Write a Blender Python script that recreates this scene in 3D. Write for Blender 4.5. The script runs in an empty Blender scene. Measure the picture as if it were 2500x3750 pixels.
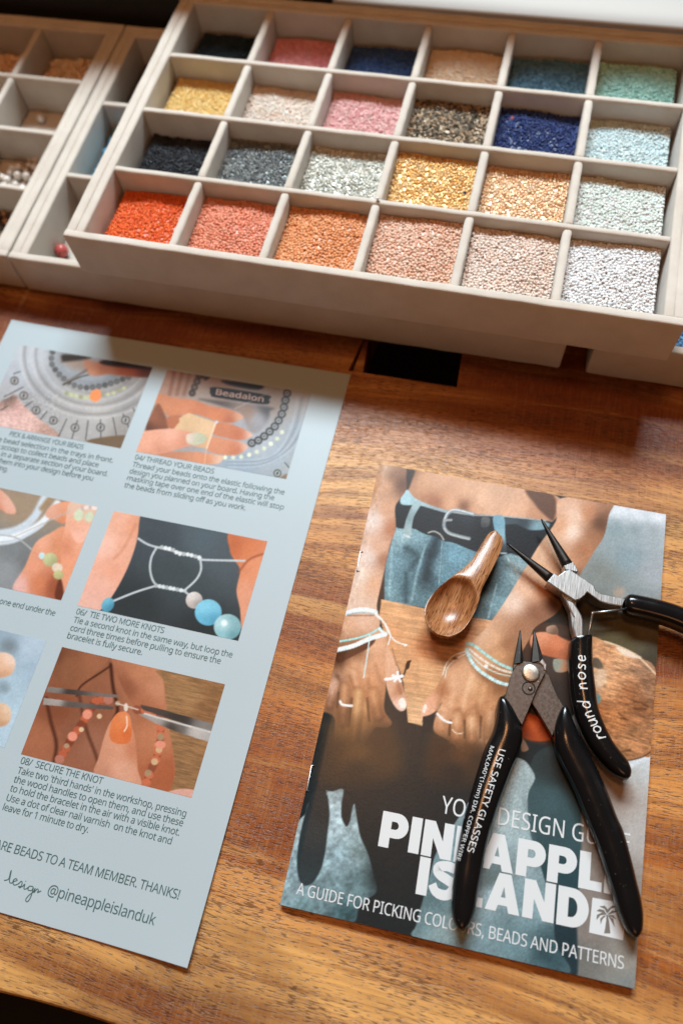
import bpy, bmesh, math, random
import numpy as np
from mathutils import Vector, Matrix

random.seed(7); rng = np.random.default_rng(7)
S = bpy.context.scene
COL = S.collection

# ------------------------------------------------------------------ camera
CAMP = np.array([0.286389, 0.061758, 0.362130]); CAMR = (0.420295, 0.069835, 0.232525); FPX = 2809.79
PW, PH = 2500.0, 3750.0
cd = bpy.data.cameras.new('camera'); cam = bpy.data.objects.new('camera', cd); COL.objects.link(cam)
cam.location = CAMP; cam.rotation_euler = CAMR
cd.sensor_fit = 'VERTICAL'; cd.sensor_height = 36; cd.sensor_width = 24; cd.lens = FPX / PH * 36
cd.clip_start = 0.01; cd.clip_end = 30
cd.dof.use_dof = True; cd.dof.focus_distance = 0.350; cd.dof.aperture_fstop = 5.0
S.camera = cam
# ------------------------------------------------------------------ light of the room and of the window, and an added fill
w = bpy.data.worlds.new('World'); S.world = w; w.use_nodes = True
bg = w.node_tree.nodes['Background']; bg.inputs[0].default_value = (1.0, 0.44, 0.19, 1); bg.inputs[1].default_value = 0.065
def area(name, loc, target, sx, sy, power, col):
    d = bpy.data.lights.new(name, 'AREA'); d.shape = 'RECTANGLE'; d.size = sx; d.size_y = sy; d.energy = power; d.color = col
    o = bpy.data.objects.new(name, d); COL.objects.link(o); o.location = loc
    o.rotation_euler = (Vector(target) - Vector(loc)).to_track_quat('-Z', 'Y').to_euler(); return o
area('window_light', (-0.10, 1.85, 1.92), (0.22, 0.25, 0), 1.50, 0.50, 101, (0.80, 0.93, 1.0))
area('ceiling_lamp', (0.06, 0.41, 1.95), (0.2, 0.2, 0), 0.28, 0.28, 6.0, (1.0, 0.47, 0.20))
area('front_fill_light', (0.45, -1.30, 1.60), (0.2, 0.3, 0), 0.8, 0.5, 3.2, (1.0, 0.44, 0.18))  # unseen warm fill added behind the camera to brighten the tray fronts
S.cycles.diffuse_bounces = 1
S.view_settings.view_transform = 'Standard'; S.view_settings.look = 'None'
S.view_settings.exposure = 0; S.view_settings.gamma = 1

# ------------------------------------------------------------------ pixels to places on a level plane
def _rot(a, b, c):
    ca, sa, cb, sb, cc, sc = math.cos(a), math.sin(a), math.cos(b), math.sin(b), math.cos(c), math.sin(c)
    X = np.array([[1,0,0],[0,ca,-sa],[0,sa,ca]]); Y = np.array([[cb,0,sb],[0,1,0],[-sb,0,cb]]); Z = np.array([[cc,-sc,0],[sc,cc,0],[0,0,1]])
    return Z @ Y @ X
RC = _rot(*CAMR)
def ray(u, v): return RC @ np.array([(u - PW/2)/FPX, -(v - PH/2)/FPX, -1.0])
def at(u, v, z=0.0):
    d = ray(u, v); t = (z - CAMP[2]) / d[2]; return CAMP + t * d
def pix(P):
    q = (np.asarray(P, float) - CAMP) @ RC
    return np.stack([PW/2 + FPX*q[:,0]/-q[:,2], PH/2 - FPX*q[:,1]/-q[:,2]], 1)
# zoom frames in which outlines were read off the photograph: origin and scale
TA=(1700,2250,.38265); TB=(1800,1850,.44643); TC=(1600,2650,.34014); TD_=(1950,2350,.46774); TE=(0,1250,.39541); TF=(500,1330,.42092)
TG=(1150,2150,.5102); TH=(1000,2650,.44643); T7=(1200,1650,.5102); T5=(1500,1850,.63776); T6=(1600,2650,.57398); T3=(0,1150,.82908); T4=(0,2350,.82908); TZ=(0,1600,.46774)
N1=(0,0,1.0)
def tp(T, p): return (T[0] + p[0]*T[2], T[1] + p[1]*T[2])
def tat(T, p, z): u, v = tp(T, p); return at(u, v, z)

# ------------------------------------------------------------------ small helpers
def tag(o, label=None, cat=None, group=None, kind=None):
    if label: o['label'] = label
    if cat: o['category'] = cat
    if group: o['group'] = group
    if kind: o['kind'] = kind
    return o
def link(name, me, mat=None, parent=None):
    o = bpy.data.objects.new(name, me); COL.objects.link(o)
    if mat is not None and not me.materials: me.materials.append(mat)
    if parent is not None: o.parent = parent
    return o
def empty(name, loc=(0,0,0), rz=0.0):
    o = bpy.data.objects.new(name, None); COL.objects.link(o); o.location = loc; o.rotation_euler = (0,0,rz); o.empty_display_size = .01; return o
def shade(me, on=True):
    me.polygons.foreach_set('use_smooth', [on]*len(me.polygons)); return me
def bm_mesh(bm, name, smooth=True):
    me = bpy.data.meshes.new(name); bm.normal_update(); bm.to_mesh(me); bm.free(); shade(me, smooth); return me
def pyd(name, v, f, smooth=True):
    me = bpy.data.meshes.new(name); me.from_pydata([tuple(map(float, p)) for p in v], [], f); me.validate(); me.update(); shade(me, smooth); return me
def np_mesh(name, V, F4, cols=None, smooth=True):
    """quads from arrays"""
    me = bpy.data.meshes.new(name); n = len(V); m = len(F4)
    me.vertices.add(n); me.vertices.foreach_set('co', np.ascontiguousarray(V, dtype=np.float32).ravel())
    me.loops.add(m*4); me.loops.foreach_set('vertex_index', np.ascontiguousarray(F4, dtype=np.int32).ravel())
    me.polygons.add(m); me.polygons.foreach_set('loop_start', np.arange(0, m*4, 4, dtype=np.int32))
    me.polygons.foreach_set('loop_total', np.full(m, 4, dtype=np.int32))
    me.update(calc_edges=True); shade(me, smooth)
    if cols is not None:
        a = me.color_attributes.new('col', 'FLOAT_COLOR', 'POINT')
        c = np.ones((n, 4), np.float32); c[:, :3] = cols; a.data.foreach_set('color', c.ravel())
    return me
def rbox(name, x0, x1, y0, y1, z0, z1, r=.001, seg=2):
    bm = bmesh.new(); bmesh.ops.create_cube(bm, size=1)
    for v in bm.verts: v.co = Vector((x0 + (v.co.x+.5)*(x1-x0), y0 + (v.co.y+.5)*(y1-y0), z0 + (v.co.z+.5)*(z1-z0)))
    if r > 0: bmesh.ops.bevel(bm, geom=bm.edges[:], offset=r, segments=seg, affect='EDGES', profile=.5)
    return bm_mesh(bm, name, True)
def lathe(name, prof, seg=16):
    v = []; f = []; n = len(prof)
    for i in range(seg):
        a = 2*math.pi*i/seg
        for r, z in prof: v.append((r*math.cos(a), r*math.sin(a), z))
    for i in range(seg):
        for j in range(n-1):
            a, b = i*n+j, ((i+1) % seg)*n+j; f.append((a, b, b+1, a+1))
    return pyd(name, v, f)
def prism(name, top, depth, bev=.0003, seg=2, smooth=False):
    """outline at its top height, extruded down"""
    bm = bmesh.new(); tv = [bm.verts.new(p) for p in top]; bv = [bm.verts.new((p[0], p[1], p[2]-depth)) for p in top]
    tf = bm.faces.new(tv); bm.faces.new(bv[::-1]); n = len(tv)
    for i in range(n): bm.faces.new((tv[i], bv[i], bv[(i+1) % n], tv[(i+1) % n]))
    bmesh.ops.recalc_face_normals(bm, faces=bm.faces[:])
    if bev: bmesh.ops.bevel(bm, geom=list(tf.edges), offset=bev, segments=seg, affect='EDGES', profile=.5, clamp_overlap=True)
    bmesh.ops.triangulate(bm, faces=[f for f in bm.faces if len(f.verts) > 4])
    return bm_mesh(bm, name, smooth)
def crom(pts, sub=6, closed=False):
    P = [np.array(p, float) for p in pts]; n = len(P); out = []
    rngi = range(n) if closed else range(n-1)
    for i in rngi:
        p0 = P[(i-1) % n] if closed or i > 0 else P[i]; p1 = P[i]; p2 = P[(i+1) % n]; p3 = P[(i+2) % n] if closed or i+2 < n else P[min(i+1, n-1)]
        for k in range(sub):
            t = k/sub; out.append(.5*((2*p1) + (-p0+p2)*t + (2*p0-5*p1+4*p2-p3)*t*t + (-p0+3*p1-3*p2+p3)*t**3))
    if not closed: out.append(P[-1])
    return out
def tube(name, pts, r, seg=10, cap=True):
    P = [Vector(p) for p in pts]; n = len(P); R = r if isinstance(r, (list, tuple)) else [r]*n; v = []; f = []
    for i, p in enumerate(P):
        d = (P[min(i+1, n-1)] - P[max(i-1, 0)]).normalized(); up = Vector((0,0,1)) if abs(d.z) < .9 else Vector((1,0,0))
        a = d.cross(up).normalized(); b = a.cross(d)
        for k in range(seg):
            t = 2*math.pi*k/seg; v.append(p + (a*math.cos(t) + b*math.sin(t))*R[i])
    for i in range(n-1):
        for k in range(seg): f.append((i*seg+k, i*seg+(k+1) % seg, (i+1)*seg+(k+1) % seg, (i+1)*seg+k))
    if cap: f.append(tuple(range(seg))[::-1]); f.append(tuple(range((n-1)*seg, n*seg)))
    return pyd(name, v, f)

# ------------------------------------------------------------------ materials
def lin(c):
    c = np.asarray(c, float)/255.0
    return np.where(c <= .04045, c/12.92, ((c+.055)/1.055)**2.4)
class NT:
    def __init__(s, name):
        s.m = bpy.data.materials.new(name); s.m.use_nodes = True; s.t = s.m.node_tree; s.b = s.t.nodes['Principled BSDF']
    def n(s, ty, **kw):
        x = s.t.nodes.new(ty)
        for k, v in kw.items():
            if k in x.inputs: x.inputs[k].default_value = v
            else: setattr(x, k, v)
        return x
    def l(s, a, b): s.t.links.new(a, b)
    def mapping(s, scale, src=None, loc=(0,0,0), rot=(0,0,0)):
        if src is None: src = s.n('ShaderNodeTexCoord').outputs['Object']
        m = s.n('ShaderNodeMapping'); m.inputs['Scale'].default_value = scale; m.inputs['Location'].default_value = loc; m.inputs['Rotation'].default_value = rot
        s.l(src, m.inputs[0]); return m.outputs[0]
    def noise(s, vec, scale=1, detail=3, rough=.55, dist=0):
        x = s.n('ShaderNodeTexNoise'); x.inputs['Scale'].default_value = scale; x.inputs['Detail'].default_value = detail; x.inputs['Roughness'].default_value = rough; x.inputs['Distortion'].default_value = dist
        s.l(vec, x.inputs['Vector']); return x.outputs['Fac']
    def ramp(s, fac, stops, interp='LINEAR'):
        x = s.n('ShaderNodeValToRGB'); x.color_ramp.interpolation = interp; e = x.color_ramp.elements
        while len(e) < len(stops): e.new(.5)
        for i, (p, c) in enumerate(stops):
            e[i].position = p; e[i].color = (*c, 1) if len(c) == 3 else c
        s.l(fac, x.inputs[0]); return x.outputs[0]
    def math(s, op, a, b=None, clamp=False):
        x = s.n('ShaderNodeMath'); x.operation = op; x.use_clamp = clamp
        for i, v in enumerate((a, b)):
            if v is None: continue
            if isinstance(v, (int, float)): x.inputs[i].default_value = v
            else: s.l(v, x.inputs[i])
        return x.outputs[0]
    def mix(s, fac, a, b, mode='MIX'):
        x = s.n('ShaderNodeMix'); x.data_type = 'RGBA'; x.blend_type = mode
        for i, v in ((0, fac), (6, a), (7, b)):
            if isinstance(v, (int, float)): x.inputs[i].default_value = v
            elif isinstance(v, tuple): x.inputs[i].default_value = (*v, 1) if len(v) == 3 else v
            else: s.l(v, x.inputs[i])
        return x.outputs[2]
    def bump(s, h, strength=.3, dist=.001):
        x = s.n('ShaderNodeBump'); x.inputs['Strength'].default_value = strength; x.inputs['Distance'].default_value = dist
        s.l(h, x.inputs['Height']); s.l(x.outputs[0], s.b.inputs['Normal']); return x
    def set(s, **kw):
        for k, v in kw.items():
            k = k.replace('_', ' ')
            for cand in s.b.inputs.keys():
                if cand.lower() == k.lower():
                    if isinstance(v, tuple) and len(v) == 3: v = (*v, 1)
                    if hasattr(v, 'is_linked') or hasattr(v, 'links'): s.l(v, s.b.inputs[cand])
                    else: s.b.inputs[cand].default_value = v
        return s

def mat_plain(name, col, rough=.5, metal=0., **kw):
    t = NT(name); t.set(Base_Color=tuple(col), Roughness=rough, Metallic=metal, **kw); return t.m

def mat_table():
    t = NT('table_wood')
    co = t.n('ShaderNodeTexCoord').outputs['Object']
    sep = t.n('ShaderNodeSeparateXYZ'); t.l(co, sep.inputs[0])
    warp = t.noise(t.mapping((5, 16, 4), co), 1, 3, .5)
    warp2 = t.noise(t.mapping((18, 60, 4), co), 1, 2, .5)
    yy = t.math('ADD', sep.outputs[1], t.math('MULTIPLY', t.math('SUBTRACT', warp, .5), .07))
    yy = t.math('ADD', yy, t.math('MULTIPLY', t.math('SUBTRACT', warp2, .5), .004))
    wv = t.n('ShaderNodeCombineXYZ'); t.l(sep.outputs[0], wv.inputs[0]); t.l(yy, wv.inputs[1]); t.l(sep.outputs[2], wv.inputs[2]); W = wv.outputs[0]
    slow = t.noise(t.mapping((3.5, 5, 4), co), 1, 1, .5)
    wq = t.n('ShaderNodeCombineXYZ'); t.l(sep.outputs[0], wq.inputs[0]); t.l(t.math('ADD', sep.outputs[1], t.math('MULTIPLY', slow, .06)), wq.inputs[1]); t.l(sep.outputs[2], wq.inputs[2]); Q = wq.outputs[0]
    # growth bands along the board; the dark end paints in the trays' shade
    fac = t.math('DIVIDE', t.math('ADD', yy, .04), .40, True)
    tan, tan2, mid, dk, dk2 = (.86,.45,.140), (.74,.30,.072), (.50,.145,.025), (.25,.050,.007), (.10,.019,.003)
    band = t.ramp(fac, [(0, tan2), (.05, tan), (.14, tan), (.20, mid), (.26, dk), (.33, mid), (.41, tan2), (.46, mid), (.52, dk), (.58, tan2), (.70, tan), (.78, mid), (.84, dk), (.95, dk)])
    big = t.noise(t.mapping((7, 26, 6), W), 1, 4, .6)
    c = t.mix(t.ramp(big, [(.47, (0,0,0)), (.76, (.9,.9,.9))]), band, dk2)
    c = t.mix(t.ramp(big, [(.28, (.55,.55,.55)), (.50, (0,0,0))]), c, tan)
    fine = t.noise(t.mapping((30, 900, 30), Q), 1, 3, .6)
    c = t.mix(t.ramp(fine, [(.40, (0,0,0)), (.70, (.42,.42,.42))]), c, (.20,.055,.012))
    streak = t.noise(t.mapping((7, 260, 30), Q), 1, 3, .65)
    c = t.mix(t.ramp(streak, [(.50, (0,0,0)), (.70, (.62,.62,.62))]), c, (.17,.042,.008))
    bold = t.noise(t.mapping((3.2, 75, 30), Q, loc=(7.7, 2.1, 0)), 1, 4, .62)
    c = t.mix(t.ramp(bold, [(.50, (0,0,0)), (.66, (.72,.72,.72))]), c, (.20,.040,.006))
    c = t.mix(t.ramp(bold, [(.30, (.5,.5,.5)), (.44, (0,0,0))]), c, (.88,.48,.155))
    # ribbon figure across the grain
    rib = t.noise(t.mapping((1300, 95, 30), W), 1, 2, .5)
    c = t.mix(t.ramp(rib, [(.45, (0,0,0)), (.75, (.16,.16,.16))]), c, (.80,.44,.17))
    # open pores: short dark dashes that come and go in patches
    patch = t.noise(t.mapping((16, 60, 6), Q), 1, 3, .6)
    pore = t.noise(t.mapping((230, 2300, 30), Q), 1, 1.5, .5)
    thr = t.math('ADD', pore, t.math('MULTIPLY', t.math('SUBTRACT', patch, .5), .42))
    pf = t.ramp(thr, [(.550, (0,0,0)), (.615, (1,1,1))])
    pore2 = t.noise(t.mapping((70, 1500, 30), Q, loc=(3.3, 1.7, 0)), 1, 1, .5)
    pf2 = t.ramp(t.math('ADD', pore2, t.math('MULTIPLY', t.math('SUBTRACT', patch, .5), .2)), [(.66, (0,0,0)), (.70, (1,1,1))])
    pp = t.math('MAXIMUM', pf, pf2)
    c = t.mix(t.math('MULTIPLY', pp, .66), c, (.055,.013,.004))
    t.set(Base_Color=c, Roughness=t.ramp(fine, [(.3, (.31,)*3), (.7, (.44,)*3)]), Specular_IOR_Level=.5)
    h = t.math('SUBTRACT', t.math('MULTIPLY', fine, .35), pp)
    t.bump(h, .35, .0004); return t.m

def mat_felt(name, col, seed=0):
    t = NT(name); co = t.n('ShaderNodeTexCoord').outputs['Object']
    n1 = t.noise(t.mapping((2600,)*3, co, loc=(seed, 0, 0)), 1, 2, .6); n2 = t.noise(t.mapping((60,)*3, co, loc=(seed, 1, 0)), 1, 3, .6)
    c = t.mix(t.ramp(n2, [(.35, (0,0,0)), (.7, (.8,.8,.8))]), tuple(col), tuple(np.array(col)*np.array((.85,.83,.81))))
    c = t.mix(t.ramp(n1, [(.4, (0,0,0)), (.8, (.35,.35,.35))]), c, tuple(np.array(col)*.72))
    t.set(Base_Color=c, Roughness=.95, Specular_IOR_Level=.12, Sheen_Weight=.35, Sheen_Roughness=.6)
    t.bump(t.math('ADD', n1, t.math('MULTIPLY', n2, .5)), .45, .0006); return t.m

def mat_print(name, rough=.36, coat=0., bump=.06, spec=.24):
    t = NT(name); a = t.n('ShaderNodeAttribute'); a.attribute_name = 'col'
    co = t.n('ShaderNodeTexCoord').outputs['Object']
    g = t.noise(t.mapping((3200, 3200, 3200), co), 1, 2, .6)
    c = t.mix(.22, a.outputs['Color'], t.mix(1.0, a.outputs['Color'], t.ramp(g, [(.25, (.45,)*3), (.75, (1.45,)*3)]), 'MULTIPLY'))
    t.set(Base_Color=c, Roughness=rough, Specular_IOR_Level=spec, Coat_Weight=coat, Coat_Roughness=.25)
    n = t.noise(t.mapping((900, 900, 900), co), 1, 3, .6); t.bump(n, bump, .0005); return t.m

def mat_bead(name, rough, metal, trans=0., spec=.32):
    t = NT(name); a = t.n('ShaderNodeAttribute'); a.attribute_name = 'col'
    t.set(Base_Color=a.outputs['Color'], Roughness=rough, Metallic=metal, Specular_IOR_Level=spec, Subsurface_Weight=0.0)
    return t.m

M = {}
M['table'] = mat_table()
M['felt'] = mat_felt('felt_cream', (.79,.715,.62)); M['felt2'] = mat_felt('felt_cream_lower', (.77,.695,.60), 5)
M['sill'] = mat_plain('sill_paint', (.46,.42,.375), .5); M['dark'] = mat_plain('near_black', (.012,.011,.010), .7); M['floor'] = mat_plain('dark_floor', (.012,.012,.011), .8)  # dark: near-black colour of the walls and the cutter hole
M['bead'] = mat_bead('bead_glass', .30, 0); M['bead_metal'] = mat_bead('bead_metallic', .36, .45); M['bead_matte'] = mat_bead('bead_matte', .38, 0)
M['pearl'] = mat_plain('pearl', (.82,.74,.66), .18, Coat_Weight=.6, Coat_Roughness=.08)
M['pinkbead'] = mat_plain('pink_stone', (.62,.12,.11), .15)
M['paper'] = mat_plain('paper_pages', (.80,.79,.76), .8)
M['print'] = mat_print('cover_print', .30, 0, .08); M['print2'] = mat_print('sheet_print', .36, 0, .05, .12)
M['ink'] = mat_plain('ink_green', (.055,.125,.125), .5); M['ink_white'] = mat_plain('ink_white', (.74,.77,.78), .40)
M['handwhite'] = mat_plain('white_marker', (.82,.83,.82), .45)
M['staple'] = mat_plain('staple_steel', (.6,.6,.6), .3, 1.0)
def mat_sheet():
    t = NT('sheet_paper'); co = t.n('ShaderNodeTexCoord').outputs['Object']
    n = t.noise(t.mapping((14, 14, 14), co), 1, 3, .6); c = t.mix(t.ramp(n, [(.3, (0,0,0)), (.8, (1,1,1))]), (.445,.53,.562), (.47,.55,.58))
    n2 = t.noise(t.mapping((1400,)*3, co), 1, 2, .5)
    t.set(Base_Color=c, Roughness=.42, Specular_IOR_Level=.45); t.bump(n2, .04, .0005); return t.m
M['sheet'] = mat_sheet()
def mat_steel(name, col, rough, sc=(2500, 120, 120), rot=(0,0,.6), amt=.25):
    t = NT(name); co = t.n('ShaderNodeTexCoord').outputs['Object']
    n = t.noise(t.mapping(sc, co, rot=rot), 1, 3, .65); sp = t.noise(t.mapping((420,)*3, co), 1, 3, .7)
    c = t.mix(t.ramp(n, [(.3, (0,0,0)), (.75, (1,1,1))]), tuple(np.array(col)*.72), tuple(col))
    c = t.mix(t.ramp(sp, [(.68, (0,0,0)), (.74, (amt,)*3)]), c, (.75,.72,.68))
    t.set(Base_Color=c, Metallic=.92, Roughness=t.ramp(n, [(.3, (rough*.8,)*3), (.8, (rough*1.3,)*3)])); t.bump(n, .12, .0003); return t.m
M['steel'] = mat_steel('brushed_steel', (.62,.63,.63), .34); M['bluesteel'] = mat_steel('dark_blade_steel', (.16,.135,.12), .42, (900, 900, 900), amt=.5)
M['jaw'] = mat_steel('blackened_steel', (.055,.05,.047), .46, (300, 300, 300), amt=.1); M['rivet'] = mat_steel('rivet_steel', (.70,.66,.58), .36, (500, 500, 500), amt=.1)
def mat_grip():
    t = NT('black_vinyl'); co = t.n('ShaderNodeTexCoord').outputs['Object']
    d = t.noise(t.mapping((900,)*3, co), 1, 2, .5); c = t.mix(t.ramp(d, [(.735, (0,0,0)), (.75, (1,1,1))]), (.006,.006,.0065), (.09,.08,.07))
    n = t.noise(t.mapping((120,)*3, co), 1, 3, .5)
    t.set(Base_Color=c, Roughness=t.ramp(n, [(.3, (.13,)*3), (.75, (.24,)*3)]), Specular_IOR_Level=.5); t.bump(n, .04, .001); return t.m
M['grip'] = mat_grip()
def mat_spoon():
    t = NT('spoon_wood'); co = t.n('ShaderNodeTexCoord').outputs['Object']
    w1 = t.noise(t.mapping((60, 330, 60), co), 1, 4, .6, .6); f = t.noise(t.mapping((110, 1500, 200), co), 1, 3, .6); p = t.noise(t.mapping((240, 1500, 200), co, loc=(2, 3, 1)), 1, 1, .5)
    c = t.ramp(w1, [(.25, (.28,.095,.030)), (.5, (.48,.205,.080)), (.75, (.66,.35,.165))])
    c = t.mix(t.ramp(f, [(.42, (0,0,0)), (.68, (.7,.7,.7))]), c, (.16,.052,.016)); c = t.mix(t.ramp(p, [(.60, (0,0,0)), (.66, (.75,.75,.75))]), c, (.09,.028,.010))
    t.set(Base_Color=c, Roughness=.27, Specular_IOR_Level=.6); t.bump(f, .2, .0004); return t.m
M['spoon'] = mat_spoon()

# ------------------------------------------------------------------ the setting: floor, table, sill
fl = link('floor', pyd('floor', [(-4,-4,-.74),(4,-4,-.74),(4,4,-.74),(-4,4,-.74)], [(0,1,2,3)], False), M['floor']); tag(fl, kind='structure')
def make_table():
    bm = bmesh.new(); r = random.Random(3)
    xs = np.linspace(-.75, 1.05, 121)
    edge = [-.0252 + .0006*math.sin(x*31+1) + .0005*math.sin(x*87) + r.uniform(-.00012, .00012) - .0012*max(0, x-.15)*3 for x in xs]
    yb = .534
    hole = [at(1275,1357)[:2], at(1671,1418)[:2], (.2672, .362), (.2175, .362)]
    top = [bm.verts.new((x, e, 0)) for x, e in zip(xs, edge)]; back = [bm.verts.new((1.05, yb, 0)), bm.verts.new((-.75, yb, 0))]
    outer = top + back; hv = [bm.verts.new((h[0], h[1], 0)) for h in hole]
    es = [bm.edges.new((outer[i], outer[(i+1) % len(outer)])) for i in range(len(outer))] + [bm.edges.new((hv[i], hv[(i+1) % 4])) for i in range(4)]
    bmesh.ops.triangle_fill(bm, use_beauty=True, edges=es)
    prof = [(.0009, -.0003), (.0018, -.0012), (.0022, -.003), (.0020, -.028), (.0, -.033)]
    prev = top
    for dy, z in prof:
        cur = [bm.verts.new((v.co.x, e - dy, z)) for v, e in zip(top, edge)]
        for i in range(len(top)-1): bm.faces.new((prev[i], prev[i+1], cur[i+1], cur[i]))
        prev = cur
    lo = prev + [bm.verts.new((1.05, yb, -.033)), bm.verts.new((-.75, yb, -.033))]
    for a, b in ((len(top)-1, len(top)), (len(top), len(top)+1), (len(top)+1, 0)): bm.faces.new((outer[a], outer[b], lo[b], lo[a]))
    hb = [bm.verts.new((h[0], h[1], -.033)) for h in hole]
    for i in range(4): bm.faces.new((hv[i], hv[(i+1) % 4], hb[(i+1) % 4], hb[i]))
    bmesh.ops.recalc_face_normals(bm, faces=bm.faces[:])
    return bm_mesh(bm, 'table_top', False)
tb = empty('wooden_table', (0,0,0)); tag(tb, 'warm brown wooden table with dark streaky grain and a square gap', 'table')
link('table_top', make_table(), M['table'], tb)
link('splinter', prism('splinter', [at(1292,1358,-.002), at(1328,1368,-.002), at(1350,1235,-.002), at(1338,1235,-.002)], .031, .0004), M['table'], tb)
for lx_, ly_ in ((-.68, .03), (.98, .03), (-.68, .48), (.98, .48)): link('leg', rbox('leg', lx_-.03, lx_+.03, ly_-.03, ly_+.03, -.739, -.032, .004), M['table'], tb)
s1, s2 = at(1109, 0, .052), at(2500, 100, .052)
sl = link('window_sill', rbox('window_sill', .145, 1.3, s1[1]+.002, .95, -.10, .052, .0025, 3), M['sill']); tag(sl, kind='structure')
bw = link('shading_wall', rbox('shading_wall', -1.6, .143, s1[1]+.004, .95, -.74, .1180, .002), M['dark']); tag(bw, kind='structure')  # dark block added at left, raised to shade the trays' back row
bw2 = link('wall_under_window', rbox('wall_under_window', .145, 1.3, s1[1]+.006, .95, -.74, -.1005, .002), M['dark']); tag(bw2, kind='structure')
fr = link('shade_bar', rbox('shade_bar', -1.6, 1.3, .556, .585, .1185, .146, .003), M['sill']); tag(fr, kind='structure')  # unseen bar added to cast a shade band on the back rims
for fx in (-1.55, 1.25): link('shade_bar_post', rbox('shade_bar_post', fx-.02, fx+.02, .590, .64, .0525 if fx > 0 else .1185, 1.6, .003), M['sill'], fr)  # unseen posts added to go with the bar

# ------------------------------------------------------------------ trays
def ripple(me, amp=.00025, seed=0):
    n = len(me.vertices); c = np.empty(n*3, np.float32); me.vertices.foreach_get('co', c); c = c.reshape(-1, 3); 
    c += amp*np.sin(c[:, [1, 2, 0]]*700 + seed + c[:, [2, 0, 1]]*310); me.vertices.foreach_set('co', c.ravel()); me.update(); return me
def strip(name, x0, x1, y0, y1, z0, z1, r, axis, n=14, seg=3):
    """felt covered board with rounded edges, slightly wavy along its length"""
    bm = bmesh.new(); bmesh.ops.create_cube(bm, size=1)
    for v in bm.verts: v.co = Vector((x0 + (v.co.x+.5)*(x1-x0), y0 + (v.co.y+.5)*(y1-y0), z0 + (v.co.z+.5)*(z1-z0)))
    ed = [e for e in bm.edges if abs((e.verts[0].co - e.verts[1].co)['xyz'.index(axis)]) > 1e-6]
    bmesh.ops.subdivide_edges(bm, edges=ed, cuts=n, use_grid_fill=True)
    sharp = [e for e in bm.edges if len(e.link_faces) == 2 and e.calc_face_angle() > .5]
    bmesh.ops.bevel(bm, geom=sharp, offset=r, segments=seg, affect='EDGES', profile=.5)
    return ripple(bm_mesh(bm, name, True), .00012, x0*900+y0*500)
TW, TDp = .3218, .2076
def tray(name, loc, rz, H, cols, rows, mat, label, group, skipcols=()):
    t = empty(name, loc, rz); tag(t, label, 'tray', group)
    W, D = TW, TDp; fw, sw, ins = .0052, .0058, .0050
    link('base', rbox('base', .001, W-.001, .001, D-.001, 0, .0028, .0006), mat, t)
    link('front_wall', strip('front_wall', 0, W, 0, fw, .0005, H, .0013, 'x', 24), mat, t)
    link('back_wall', strip('back_wall', 0, W, D-sw, D, .0005, H, .0013, 'x', 24), mat, t)
    for x0 in (0, W-sw): link('side_wall', strip('side_wall', x0, x0+sw, fw-.0012, D-sw+.0012, .0005, H-.0001, .0013, 'y', 18), mat, t)
    for x0 in (sw-.0004, W-sw-ins+.0004): link('liner', strip('liner', x0, x0+ins, fw-.0008, D-sw+.0008, .003, H-.0005, .0012, 'y', 18), mat, t)
    link('liner', strip('liner', sw, W-sw, D-sw-ins+.0006, D-sw+.0004, .003, H-.0006, .0012, 'x', 20), mat, t)
    xi0, xi1, yi0, yi1 = sw+ins, W-sw-ins, fw, D-sw-ins
    cw = (xi1-xi0)/cols; rh = (yi1-yi0)/rows; dt = .0040
    for j in range(1, rows):
        y = yi0 + rh*j; link('row_divider', strip('row_divider', xi0-.0006, xi1+.0006, y-dt/2, y+dt/2, .003, H-.0006, .0014, 'x', 24), mat, t)
    for i in range(1, cols):
        x = xi0 + cw*i
        for j in range(rows):
            link('column_divider', strip('column_divider', x-.0023, x+.0023, yi0+rh*j+(.0015 if j else -.0006), yi0+rh*(j+1)-(.0015 if j < rows-1 else -.0006), .003, H-.0012, .0016, 'y', 8), mat, t)
    cells = {}
    for j in range(rows):
        for i in range(cols):
            cells[(j, i)] = (xi0+cw*i+.0024, xi0+cw*(i+1)-.0024, yi0+rh*j+.0022, yi0+rh*(j+1)-.0022)
    return t, cells
ZL = .02895; ZT = .05801; TANG = -.00827; TX, TY = .04947, .31761; LX, LY, LT = .00045, .32086, .00262
up, CE = tray('bead_tray', (TX, TY, ZL+.0002), TANG, ZT-ZL-.0002, 6, 4, M['felt'], 'cream felt bead tray with 24 square compartments stacked on top of other trays', 'felt bead trays')
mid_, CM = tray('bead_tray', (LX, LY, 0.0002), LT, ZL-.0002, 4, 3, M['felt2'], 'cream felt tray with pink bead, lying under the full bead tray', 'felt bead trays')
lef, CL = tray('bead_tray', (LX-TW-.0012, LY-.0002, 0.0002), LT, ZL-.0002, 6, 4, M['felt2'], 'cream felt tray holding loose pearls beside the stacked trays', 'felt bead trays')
rp = at(2137, 1370); rig, CR = tray('bead_tray', (rp[0], rp[1], 0.0002), LT, ZL-.0002, 4, 3, M['felt2'], 'cream felt tray with blue beads past the black gap under the stack', 'felt bead trays')

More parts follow.
